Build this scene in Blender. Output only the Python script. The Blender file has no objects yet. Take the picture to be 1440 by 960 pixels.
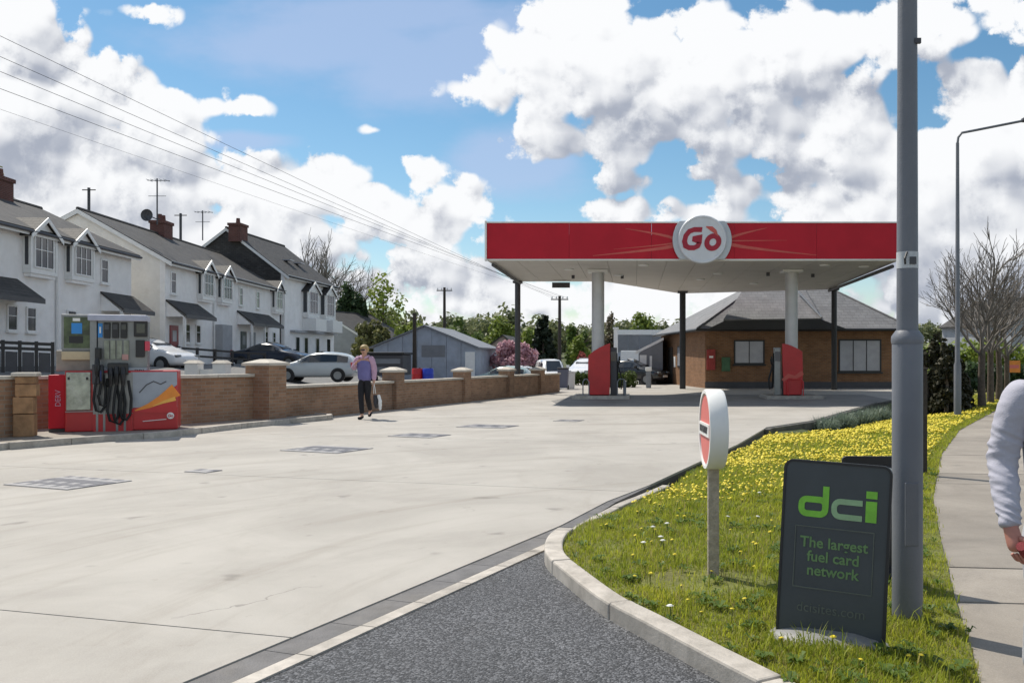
import bpy, bmesh, math, random
import numpy as np
from mathutils import Vector, Matrix, noise as mnoise
random.seed(7); RNG = np.random.default_rng(7)
SC = bpy.context.scene; C = SC.collection
R = math.radians; PI = math.pi

# ------------------------------------------------------------------ camera
CAM_Z, F, CX, CY = 1.45, 1250.0, 892.0, 505.0
cd = bpy.data.cameras.new('camera'); cam = bpy.data.objects.new('camera', cd); C.objects.link(cam)
cam.location = (0, 0, CAM_Z); cam.rotation_euler = (PI/2, 0, 0)
cd.sensor_width = 36; cd.lens = 36*F/1440; cd.shift_x = (720-CX)/1440; cd.shift_y = (CY-480)/1440
cd.clip_start = 0.05; cd.clip_end = 3000
SC.camera = cam
def G(px, py, z=0.0):                     # point of the photograph -> point on a level at height z
    Y = F*(CAM_Z-z)/(py-CY); return ((px-CX)*Y/F, Y)
def XU(px, Y): return (px-CX)*Y/F
def ZH(py, Y): return CAM_Z-(py-CY)*Y/F

# ------------------------------------------------------------------ sun, sky, exposure
SUN_EL, SUN_AZ = R(55), R(-47)            # azimuth from +Y, positive towards +X
sv = Vector((math.sin(SUN_AZ)*math.cos(SUN_EL), math.cos(SUN_AZ)*math.cos(SUN_EL), math.sin(SUN_EL)))
sl = bpy.data.lights.new('sun', 'SUN'); sl.energy = 4.6; sl.angle = R(0.5); sl.color = (1, 0.935, 0.83)
so = bpy.data.objects.new('sun', sl); C.objects.link(so); so.location = sv*50
so.rotation_euler = (-sv).to_track_quat('-Z', 'Y').to_euler()
SC.view_settings.view_transform = 'Standard'; SC.view_settings.look = 'None'
SC.view_settings.gamma = 1; SC.view_settings.use_curve_mapping = False; SC.view_settings.exposure = 0.09
W = bpy.data.worlds.new('World'); SC.world = W; W.use_nodes = True
SKY_S = 0.10

class NT:                                 # tiny helper around a node tree
    def __init__(s, t): s.t = t
    def n(s, typ, **kw):
        nd = s.t.nodes.new(typ)
        for k, v in kw.items(): setattr(nd, k, v)
        return nd
    def put(s, sock, v):
        if hasattr(v, 'is_output') or isinstance(v, bpy.types.NodeSocket): s.t.links.new(v, sock)
        else: sock.default_value = v
    def m(s, op, a, b=None, c=None, clamp=False):
        nd = s.n('ShaderNodeMath', operation=op); nd.use_clamp = clamp
        s.put(nd.inputs[0], a)
        if b is not None: s.put(nd.inputs[1], b)
        if c is not None: s.put(nd.inputs[2], c)
        return nd.outputs[0]
    def v(s, op, a, b=None, c=None):
        nd = s.n('ShaderNodeVectorMath', operation=op); s.put(nd.inputs[0], a)
        if b is not None: s.put(nd.inputs[1], b)
        if c is not None: s.put(nd.inputs[2], c)
        return nd.outputs['Value'] if op in ('LENGTH', 'DOT_PRODUCT', 'DISTANCE') else nd.outputs[0]
    def sstep(s, x, a, b, lo=0.0, hi=1.0):
        nd = s.n('ShaderNodeMapRange', interpolation_type='SMOOTHSTEP'); s.put(nd.inputs[0], x)
        for i, q in enumerate((a, b, lo, hi)): nd.inputs[i+1].default_value = q
        return nd.outputs[0]
    def noise(s, vec, scale, detail=4, rough=0.55, dist=0.0, dim='3D'):
        nd = s.n('ShaderNodeTexNoise', noise_dimensions=dim); s.put(nd.inputs['Vector'], vec)
        nd.inputs['Scale'].default_value = scale; nd.inputs['Detail'].default_value = detail
        nd.inputs['Roughness'].default_value = rough; nd.inputs['Distortion'].default_value = dist
        return nd.outputs[0]
    def mix(s, f, a, b):
        nd = s.n('ShaderNodeMix', data_type='RGBA'); s.put(nd.inputs[0], f)
        for k, q in ((6, a), (7, b)):
            s.put(nd.inputs[k], q if not isinstance(q, (tuple, list)) else (tuple(q)+(1,))[:4])
        return nd.outputs[2]
    def sep(s, v):
        nd = s.n('ShaderNodeSeparateXYZ'); s.put(nd.inputs[0], v); return nd.outputs
    def comb(s, x, y, z=0.0):
        nd = s.n('ShaderNodeCombineXYZ')
        for i, q in enumerate((x, y, z)): s.put(nd.inputs[i], q)
        return nd.outputs[0]

# cumulus field over sky directions: (u, v) = (x/y, z/y); every cloud is a soft ellipse broken up by noise
CLOUDS = [(20,30,62,80),(60,85,72,50),(110,140,95,58),(0,150,120,100),(190,165,66,48),(235,180,45,42),(120,235,200,70),(262,190,22,18),
 (300,262,130,48),(400,272,110,48),(480,290,80,40),(545,318,75,34),(610,325,62,30),(650,300,42,36),(588,246,24,17),(572,228,16,12),(330,330,260,58),(80,320,220,80),
 (343,150,46,13),(525,183,17,7),(197,14,40,12),(600,392,95,34),(545,408,60,36),(690,420,110,26),
 (690,123,50,15),(745,72,62,40),(790,40,60,42),(840,22,60,30),(770,120,80,56),(765,185,45,38),(850,100,120,75),(930,75,80,50),(960,140,150,62),(1010,90,90,70),(1060,170,70,52),(890,188,150,40),(1010,190,100,36),(1010,30,70,26),
 (1100,60,110,55),(1200,55,120,42),(1300,25,120,46),(1420,18,90,44),(1150,120,50,30),
 (1420,190,110,95),(1330,235,130,80),(1230,225,100,62),(1160,205,46,38),(1400,330,190,110),(1290,300,160,90),(1180,170,60,60),(1380,110,50,35),
 (880,256,42,15),(985,246,32,19),(1045,268,58,26),(1105,275,42,24),(880,298,75,18),(985,300,62,20),(1110,310,90,22),
 (900,420,110,26),(770,425,50,20),(1340,430,110,45),(250,430,300,50),(1000,475,500,26),(640,470,300,26),(1400,420,150,60)]
VEIL = [(430,60,230,60),(600,100,170,75),(690,60,150,60),(560,20,260,40),(340,200,90,18),(720,230,110,60)]
def cloud_group(kind):
    g = bpy.data.node_groups.new('cloud_'+kind, 'ShaderNodeTree'); N = NT(g)
    g.interface.new_socket('P', in_out='INPUT', socket_type='NodeSocketVector')
    g.interface.new_socket('D', in_out='OUTPUT', socket_type='NodeSocketFloat')
    gi = N.n('NodeGroupInput'); go = N.n('NodeGroupOutput'); P = gi.outputs[0]
    if kind == 'base':
        acc = None
        for (px, py, rx, ry) in CLOUDS:
            u, v, ru, rv = (px-CX)/F, (CY-py)/F, rx*1.15/F, ry*1.15/F
            L = N.v('LENGTH', N.v('MULTIPLY_ADD', P, (1/ru, 1/rv, 0), (-u/ru, -v/rv, 0)))
            k = 0.22+1.0*min(rx, ry)/70
            e = N.m('MULTIPLY_ADD', L, -k, k)
            acc = e if acc is None else N.m('SMOOTH_MAX', acc, e, 0.22)
        # outside the photographed patch of sky ordinary scattered cumulus go on
        x, y, _ = N.sep(P)
        out = N.m('MAXIMUM', N.sstep(N.m('ABSOLUTE', N.m('ADD', x, .14)), .62, .85), N.sstep(y, .44, .62))
        gen = N.m('MULTIPLY', N.m('SUBTRACT', N.noise(P, 3.0, 3, .55, dim='2D'), .52), 5.0)
        nd = N.n('ShaderNodeMix', data_type='FLOAT'); N.put(nd.inputs[0], out); N.put(nd.inputs[2], acc); N.put(nd.inputs[3], gen)
        D = N.m('MINIMUM', N.m('MAXIMUM', nd.outputs[0], -1.2), 1.3)
    else:
        f0 = N.m('SUBTRACT', N.noise(P, 7.0, 2, .5, dim='2D'), .5); f1 = N.m('SUBTRACT', N.noise(P, 20.0, 6, .62, dim='2D'), .5)
        def bil(sc):
            vor = N.n('ShaderNodeTexVoronoi', feature='F1', voronoi_dimensions='2D'); N.put(vor.inputs['Vector'], N.v('ADD', P, N.comb(N.m('MULTIPLY', f1, 1.1/sc), N.m('MULTIPLY', f0, 1.4/sc)))); vor.inputs['Scale'].default_value = sc; vor.inputs['Detail'].default_value = 0
            return N.m('SUBTRACT', .42, vor.outputs['Distance'])
        D = N.m('ADD', N.m('ADD', N.m('MULTIPLY', f0, .75), N.m('MULTIPLY', f1, .85)), N.m('ADD', N.m('MULTIPLY', bil(15), .75), N.m('MULTIPLY', bil(38), .36)))
    g.links.new(D, go.inputs[0]); return g
def build_world():
    t = W.node_tree; t.nodes.clear(); N = NT(t)
    sky = N.n('ShaderNodeTexSky', sky_type='NISHITA'); sky.sun_disc = False
    sky.sun_elevation = SUN_EL; sky.sun_rotation = SUN_AZ; sky.altitude = 50; sky.air_density = 1.0; sky.dust_density = .25; sky.ozone_density = 1.0
    tc = N.n('ShaderNodeTexCoord'); x, y, z = N.sep(tc.outputs['Generated'])
    ay = N.m('MAXIMUM', N.m('ABSOLUTE', y), .12)
    P = N.comb(N.m('ADD', N.m('DIVIDE', x, ay), N.m('MULTIPLY', N.m('LESS_THAN', y, 0.0), 40.0)), N.m('DIVIDE', z, ay))
    gb, gd = cloud_group('base'), cloud_group('detail')
    def field(g, off):
        nd = N.n('ShaderNodeGroup'); nd.node_tree = g; N.put(nd.inputs[0], N.v('ADD', P, off) if off else P); return nd.outputs[0]
    O1, O2 = (-.007, .012, 0), (-.030, .060, 0)
    b0, b2, t0, t1 = field(gb, None), field(gb, O2), field(gd, None), field(gd, O1)
    d0 = N.m('ADD', b0, t0)
    alpha = N.sstep(d0, -.06, .17)
    lit = N.m('ADD', N.m('MULTIPLY', N.m('MULTIPLY', N.m('SUBTRACT', t0, t1), 1.15), N.sstep(d0, .1, 1.3, 1.0, .45)), N.m('MULTIPLY', N.m('SUBTRACT', b0, b2), .62))
    shade = N.sstep(N.m('ADD', lit, N.m('MULTIPLY', d0, -.13)), -.62, .30)
    cl = N.mix(shade, CLOUD_DARK, CLOUD_LIT)
    vac = None
    for (px, py, rx, ry) in VEIL:
        u, v, ru, rv = (px-CX)/F, (CY-py)/F, rx/F, ry/F
        e = N.m('SUBTRACT', 1.0, N.v('LENGTH', N.v('MULTIPLY_ADD', P, (1/ru, 1/rv, 0), (-u/ru, -v/rv, 0))))
        vac = e if vac is None else N.m('SMOOTH_MAX', vac, e, .3)
    vn = N.noise(N.v('MULTIPLY', P, (1.0, 2.2, 1)), 7, 4, .6, 0, dim='2D')
    veil = N.m('MULTIPLY', N.sstep(N.m('ADD', vac, N.m('MULTIPLY', N.m('SUBTRACT', vn, .5), .9)), -.15, .6), .62)
    hi = N.n('ShaderNodeHueSaturation'); N.put(hi.inputs['Color'], sky.outputs[0]); hi.inputs['Hue'].default_value = .489; hi.inputs['Saturation'].default_value = SKY_SAT; hi.inputs['Value'].default_value = SKY_VAL
    c1 = N.mix(veil, hi.outputs[0], (4.6, 5.6, 7.9))
    c2 = N.mix(alpha, c1, cl)
    bg = N.n('ShaderNodeBackground'); N.put(bg.inputs[0], c2); bg.inputs[1].default_value = SKY_S
    wo = N.n('ShaderNodeOutputWorld'); t.links.new(bg.outputs[0], wo.inputs[0])
    W.cycles.sampling_method = 'MANUAL'; W.cycles.sample_map_resolution = 512
CLOUD_DARK, CLOUD_LIT, SKY_SAT, SKY_VAL = (3.8, 4.15, 4.95), (9.1, 9.2, 9.35), 1.22, 1.06
build_world()
SC.cycles.max_bounces = 6; SC.cycles.diffuse_bounces = 3; SC.cycles.transparent_max_bounces = 6

# ------------------------------------------------------------------ materials
MATS = {}
def mat(name, col, rough=.6, var=.12, scale=3.0, bump=0.0, bscale=40.0, metal=0.0, spec=.5, stain=None, stain_s=.6, objrand=0.0, island=None, coat=0.0, emit=0.0, trans=0.0):
    if name in MATS: return MATS[name]
    m = bpy.data.materials.new(name); m.use_nodes = True; t = m.node_tree; N = NT(t)
    b = t.nodes['Principled BSDF']; geo = N.n('ShaderNodeNewGeometry'); P = geo.outputs['Position']
    c = tuple(col[:3])
    n1 = N.noise(P, scale, 6, .6)
    out = N.mix(N.sstep(n1, .25, .75), tuple(q*(1-var) for q in c), tuple(min(1, q*(1+var)) for q in c))
    if stain:
        n2 = N.noise(P, stain_s, 7, .68, .8)
        out = N.mix(N.m('MULTIPLY', N.sstep(n2, .48, .72), stain[3]), out, stain[:3])
    if objrand:
        oi = N.n('ShaderNodeObjectInfo'); hs = N.n('ShaderNodeHueSaturation'); N.put(hs.inputs['Color'], out)
        N.put(hs.inputs['Value'], N.m('MULTIPLY_ADD', oi.outputs['Random'], objrand*2, 1-objrand)); out = hs.outputs[0]
    if island:
        out = N.mix(geo.outputs['Random Per Island'], out, island)
    N.put(b.inputs['Base Color'], out); b.inputs['Roughness'].default_value = rough; b.inputs['Metallic'].default_value = metal
    b.inputs['Specular IOR Level'].default_value = spec; b.inputs['Coat Weight'].default_value = coat
    if trans: b.inputs['Transmission Weight'].default_value = trans
    if emit: N.put(b.inputs['Emission Color'], out); b.inputs['Emission Strength'].default_value = emit
    if bump:
        bp = N.n('ShaderNodeBump'); bp.inputs['Strength'].default_value = bump; bp.inputs['Distance'].default_value = .02
        N.put(bp.inputs['Height'], N.noise(P, bscale, 4, .6)); N.put(b.inputs['Normal'], bp.outputs[0])
    MATS[name] = m; return m
def wall_uv(N):                           # (along the wall, up) from the surface itself
    geo = N.n('ShaderNodeNewGeometry')
    T = N.v('NORMALIZE', N.v('CROSS_PRODUCT', (0, 0, 1), geo.outputs['True Normal']))
    u = N.v('DOT_PRODUCT', geo.outputs['Position'], T); z = N.sep(geo.outputs['Position'])[2]
    return geo, u, z
def brick_mat(name, c1, c2, mortar, bw=.225, bh=.075, ms=.006, bump=.5, zscale=1.0, rough=.85, stain=None):
    if name in MATS: return MATS[name]
    m = bpy.data.materials.new(name); m.use_nodes = True; t = m.node_tree; N = NT(t); b = t.nodes['Principled BSDF']
    geo, u, z = wall_uv(N)
    br = N.n('ShaderNodeTexBrick'); N.put(br.inputs['Vector'], N.comb(u, N.m('MULTIPLY', z, zscale)))
    br.inputs['Scale'].default_value = 1; br.inputs['Brick Width'].default_value = bw; br.inputs['Row Height'].default_value = bh
    br.inputs['Mortar Size'].default_value = ms; br.inputs['Mortar Smooth'].default_value = .2
    for k, q in (('Color1', c1), ('Color2', c2), ('Mortar', mortar)): br.inputs[k].default_value = tuple(q)+(1,)
    P = geo.outputs['Position']
    n = N.noise(P, 1.3, 6, .65); hs = N.n('ShaderNodeHueSaturation'); N.put(hs.inputs['Color'], br.outputs[0])
    N.put(hs.inputs['Value'], N.m('MULTIPLY_ADD', n, .9, .55)); out = hs.outputs[0]
    if stain: out = N.mix(N.m('MULTIPLY', N.sstep(N.noise(P, .5, 6, .7), .5, .7), stain[3]), out, stain[:3])
    N.put(b.inputs['Base Color'], out); b.inputs['Roughness'].default_value = rough; b.inputs['Specular IOR Level'].default_value = .3
    bp = N.n('ShaderNodeBump'); bp.inputs['Strength'].default_value = bump; bp.inputs['Distance'].default_value = .01
    N.put(bp.inputs['Height'], N.m('ADD', N.m('SUBTRACT', 1.0, br.outputs[1]), N.m('MULTIPLY', N.noise(P, 60, 3), .3))); N.put(b.inputs['Normal'], bp.outputs[0])
    MATS[name] = m; return m
def asphalt_mat(name, dark, light, sc=60):
    m = bpy.data.materials.new(name); m.use_nodes = True; t = m.node_tree; N = NT(t); b = t.nodes['Principled BSDF']
    P = N.n('ShaderNodeNewGeometry').outputs['Position']
    vo = N.n('ShaderNodeTexVoronoi'); N.put(vo.inputs['Vector'], P); vo.inputs['Scale'].default_value = sc; vo.inputs['Randomness'].default_value = 1
    hv = N.sep(vo.outputs['Color'])[0]
    stone = N.sstep(hv, .35, 1.0); big = N.noise(P, .8, 5, .65)
    fac = N.m('MULTIPLY', stone, N.sstep(big, .3, .75, .55, 1.0))
    c = N.mix(fac, dark, light); c = N.mix(N.m('MULTIPLY', N.sstep(N.noise(P, 1.7, 6, .7), .55, .75), .4), c, (.035, .033, .03))
    N.put(b.inputs['Base Color'], c); b.inputs['Roughness'].default_value = .8
    bp = N.n('ShaderNodeBump'); bp.inputs['Strength'].default_value = .9; bp.inputs['Distance'].default_value = .008
    N.put(bp.inputs['Height'], N.m('SUBTRACT', 1.0, vo.outputs['Distance'])); N.put(b.inputs['Normal'], bp.outputs[0])
    return m
def concrete_mat(name, col, col2, sc=.5, dirt=(.2, .17, .13), objrand=0.0):
    m = bpy.data.materials.new(name); m.use_nodes = True; t = m.node_tree; N = NT(t); b = t.nodes['Principled BSDF']
    P = N.n('ShaderNodeNewGeometry').outputs['Position']
    c = N.mix(N.sstep(N.noise(P, sc, 8, .66, .6), .3, .7), col, col2)
    sw = N.noise(N.v('MULTIPLY', P, (1.0, .25, 1)), 1.4, 6, .7, 1.2)          # tyre smears along the way of driving
    c = N.mix(N.m('MULTIPLY', N.sstep(sw, .52, .78), .22), c, dirt)
    sp = N.noise(P, 9.0, 3, .6); c = N.mix(N.m('MULTIPLY', N.sstep(sp, .66, .78), .35), c, dirt)
    rad = N.v('SUBTRACT', P, (3.2, 4.5, 0)); rx_, ry_, _ = N.sep(rad); rl = N.v('LENGTH', rad)      # curved tyre smears of cars turning in
    tm = N.noise(N.comb(N.m('MULTIPLY', rl, 2.6), N.m('MULTIPLY', N.m('ARCTAN2', ry_, rx_), 1.3)), 1.0, 5, .65); c = N.mix(N.m('MULTIPLY', N.sstep(tm, .50, .72), .36), c, dirt)
    oil = N.noise(N.v('ADD', P, (31, 7, 0)), 2.6, 2, .5); c = N.mix(N.m('MULTIPLY', N.sstep(oil, .66, .78), .5), c, (.09, .08, .07))
    cr = N.n('ShaderNodeTexVoronoi', feature='DISTANCE_TO_EDGE', voronoi_dimensions='2D'); N.put(cr.inputs['Vector'], N.v('ADD', P, N.comb(N.m('MULTIPLY', N.noise(P, 1.8, 4, .6), .7), N.m('MULTIPLY', N.noise(N.v('ADD', P, (9, 9, 0)), 1.8, 4, .6), .7)))); cr.inputs['Scale'].default_value = .23
    c = N.mix(N.m('MULTIPLY', N.m('MULTIPLY', N.m('LESS_THAN', cr.outputs['Distance'], .0022), N.sstep(N.noise(P, .45, 2), .56, .64)), .5), c, (.10, .09, .08))
    fine = N.noise(P, 120, 3, .6); c = N.mix(N.sstep(fine, .3, .75, 0.0, .16), c, (.6, .58, .54))
    if objrand:
        oi = N.n('ShaderNodeObjectInfo'); hs = N.n('ShaderNodeHueSaturation'); N.put(hs.inputs['Color'], c)
        N.put(hs.inputs['Value'], N.m('MULTIPLY_ADD', oi.outputs['Random'], objrand*2, 1-objrand)); c = hs.outputs[0]
    N.put(b.inputs['Base Color'], c); b.inputs['Roughness'].default_value = .75; b.inputs['Specular IOR Level'].default_value = .35
    bp = N.n('ShaderNodeBump'); bp.inputs['Strength'].default_value = .25; bp.inputs['Distance'].default_value = .01
    N.put(bp.inputs['Height'], N.noise(P, 70, 5, .65)); N.put(b.inputs['Normal'], bp.outputs[0])
    MATS[name] = m; return m
def leaf_mat(name, a, b2, tr=.35):
    if name in MATS: return MATS[name]
    m = bpy.data.materials.new(name); m.use_nodes = True; t = m.node_tree; N = NT(t); b = t.nodes['Principled BSDF']
    geo = N.n('ShaderNodeNewGeometry')
    f = N.m('ADD', N.m('MULTIPLY', geo.outputs['Random Per Island'], .6), N.m('MULTIPLY', N.noise(geo.outputs['Position'], .9, 3), .4))
    c = N.mix(f, a, b2); N.put(b.inputs['Base Color'], c); b.inputs['Roughness'].default_value = .55; b.inputs['Specular IOR Level'].default_value = .3
    tl = N.n('ShaderNodeBsdfTranslucent'); N.put(tl.inputs[0], c); mx = N.n('ShaderNodeMixShader'); mx.inputs[0].default_value = tr
    t.links.new(b.outputs[0], mx.inputs[1]); t.links.new(tl.outputs[0], mx.inputs[2])
    t.links.new(mx.outputs[0], t.nodes['Material Output'].inputs[0]); MATS[name] = m; return m

M_CONC = concrete_mat('forecourt_concrete', (.315, .293, .262), (.415, .390, .352), objrand=.03)
M_PAVE = concrete_mat('pavement_concrete', (.205, .178, .148), (.285, .252, .212), 1.2, (.16, .14, .12), objrand=.10)
M_KERB = concrete_mat('kerb_concrete', (.33, .30, .262), (.52, .475, .42), 5, (.13, .11, .085), objrand=.12)
M_JOINT = mat('joint_filler', (.10, .09, .08), .9)
M_ASPH = asphalt_mat('asphalt_chippings', (.038, .040, .045), (.20, .205, .22), 95)
M_ROAD = asphalt_mat('road_asphalt', (.04, .041, .044), (.11, .11, .115), 70)
M_CHAN = mat('channel_iron', (.13, .125, .125), .7, .25, 6, .4, 90, stain=(.2, .18, .15, .5))
M_WHITE = mat('white_paint', (.80, .80, .78), .5, .05, 5)
M_WHITE2 = mat('white_upvc', (.78, .78, .77), .35, .04, 5)
M_RENDER = mat('white_render', (.87, .86, .85), .85, .06, 2, .3, 60, stain=(.74, .72, .68, .4), stain_s=.7)
M_CREAM = mat('cream_render', (.80, .775, .73), .85, .06, 2, .3, 60, stain=(.55, .5, .43, .35), stain_s=.7)
M_GREYR = mat('grey_render', (.36, .37, .39), .85, .1, 2, .3, 60)
M_SLATE = brick_mat('roof_slates', (.048, .045, .044), (.075, .071, .068), (.022, .022, .022), .3, .12, .008, .6, 1.0, .7)
M_SLATE2 = brick_mat('roof_tiles_pale', (.165, .165, .17), (.195, .195, .198), (.115, .115, .115), .33, .16, .01, .6, 1.0, .6)
M_BRICK = brick_mat('boundary_brick', (.27, .155, .095), (.36, .215, .135), (.30, .26, .21), stain=(.12, .09, .07, .5))
M_BRICKS = brick_mat('shop_brick', (.20, .102, .051), (.265, .137, .067), (.225, .175, .13))
M_BRICKC = brick_mat('chimney_brick', (.11, .045, .04), (.15, .06, .05), (.2, .16, .14))
M_STONE = mat('sunlit_orange_stone', (.34, .195, .10), .9, .3, 6, .5, 30, objrand=.15)  # orange tone stands for sunlight on the pier's stones
M_COPE = concrete_mat('coping_concrete', (.46, .42, .36), (.58, .53, .46), 3, (.22, .19, .15), objrand=.06)
M_GLASS = mat('dark_window_glass', (.03, .035, .042), .06, .1, 2, spec=.7)
M_GLASSB = mat('blind_window_glass', (.33, .34, .37), .12, .1, 2, spec=.6)
M_BLACK = mat('black_paint', (.018, .018, .02), .45, .1)
M_BLACKR = mat('black_rubber', (.015, .015, .016), .75, .2)
M_DARK = mat('dark_grey_metal', (.06, .06, .068), .5, .12)
M_STEEL = mat('galvanised_steel', (.22, .235, .26), .45, .14, 7, .1, 80, metal=.35)
M_POLE = mat('lamp_post_paint', (.155, .165, .19), .5, .10, 2.5, .1, 90, stain=(.22, .22, .23, .5))
M_SILVER = mat('silver_column', (.55, .55, .56), .4, .06, metal=.25)
M_RED = mat('forecourt_red', (.48, .012, .028), .45, .08, 1.2, spec=.25)
M_RED2 = mat('pump_red', (.50, .02, .025), .35, .1, 2)
M_SWOOSH = mat('faded_red_print', (.55, .09, .07), .4, .12, 2)
M_ORANGE = mat('orange_print', (.80, .26, .03), .4, .1, 4)
M_GREYP = mat('blue_grey_panel', (.33, .36, .41), .4, .1, 3)
M_PANEL = mat('pale_metal_panel', (.235, .245, .25), .3, .12, 3, metal=.4)
M_SOFFIT = mat('canopy_soffit', (.60, .575, .54), .6, .05, 1, stain=(.42, .39, .34, .35), stain_s=.5)
M_SIGN = mat('charcoal_sign_panel', (.050, .060, .068), .4, .12, 3)
M_GREEN = mat('bright_green_print', (.20, .52, .045), .45, .12, 20)
M_GREENP = mat('pale_green_print', (.28, .44, .24), .45, .1, 20)
M_GREEND = mat('dull_green_print', (.13, .24, .09), .5, .1, 20)
M_GREENF = mat('faint_grey_print', (.10, .115, .10), .5, .1, 20)
M_GREYBASE = mat('grey_plastic', (.22, .22, .215), .5, .1, 8)
M_SIGNRED = mat('sign_red_faded', (.68, .17, .15), .5, .06, 6)
M_TIMBER = mat('weathered_timber', (.40, .345, .27), .8, .25, 25, .5, 60)
M_TIMBERD = mat('dark_timber', (.05, .04, .032), .85, .25, 20, .4, 60)
M_BARK = mat('bark', (.11, .085, .065), .9, .3, 12, .6, 40)
M_TWIG = mat('twig_bark', (.18, .16, .14), .9, .25, 6)
M_SOIL = mat('grassy_soil', (.13, .14, .028), .95, .4, 7, .8, 30, stain=(.17, .135, .07, .45), stain_s=1.4)
M_GROUND = mat('ground_grass', (.07, .085, .03), .95, .35, .6, .6, 20, stain=(.11, .10, .06, .5), stain_s=.2)
M_TARMAC = mat('estate_tarmac', (.17, .168, .165), .85, .15, 1.5, .4, 50)
M_BLUE = mat('poster_blue', (.03, .25, .65), .4, .05)
M_POSTG = mat('poster_green', (.08, .11, .05), .35, .5, 6, stain=(.03, .03, .03, .6), stain_s=4)
M_BEIGE = mat('beige_plate', (.58, .47, .30), .5, .1, 6)
M_SKIN = mat('skin', (.52, .30, .21), .55, .08, 20)
M_HAIR = mat('blond_hair', (.40, .29, .13), .6, .25, 40)
M_HAIRD = mat('brown_hair', (.08, .05, .03), .6, .25, 40)
M_HOOD = mat('pale_grey_fleece', (.43, .425, .49), .9, .07, 6, .25, 200)
M_JOG = mat('light_grey_jersey', (.42, .42, .45), .9, .08, 6, .2, 200)
M_LILAC = mat('lilac_cloth', (.17, .16, .36), .85, .1, 6, .2, 150)
M_PINK = mat('pink_cloth', (.52, .33, .44), .85, .1, 6, .2, 150)
M_BLACKC = mat('black_cloth', (.014, .014, .018), .85, .15, 10)
M_GLOVE = mat('red_glove', (.22, .025, .03), .8, .2, 30, .3, 200)

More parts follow.
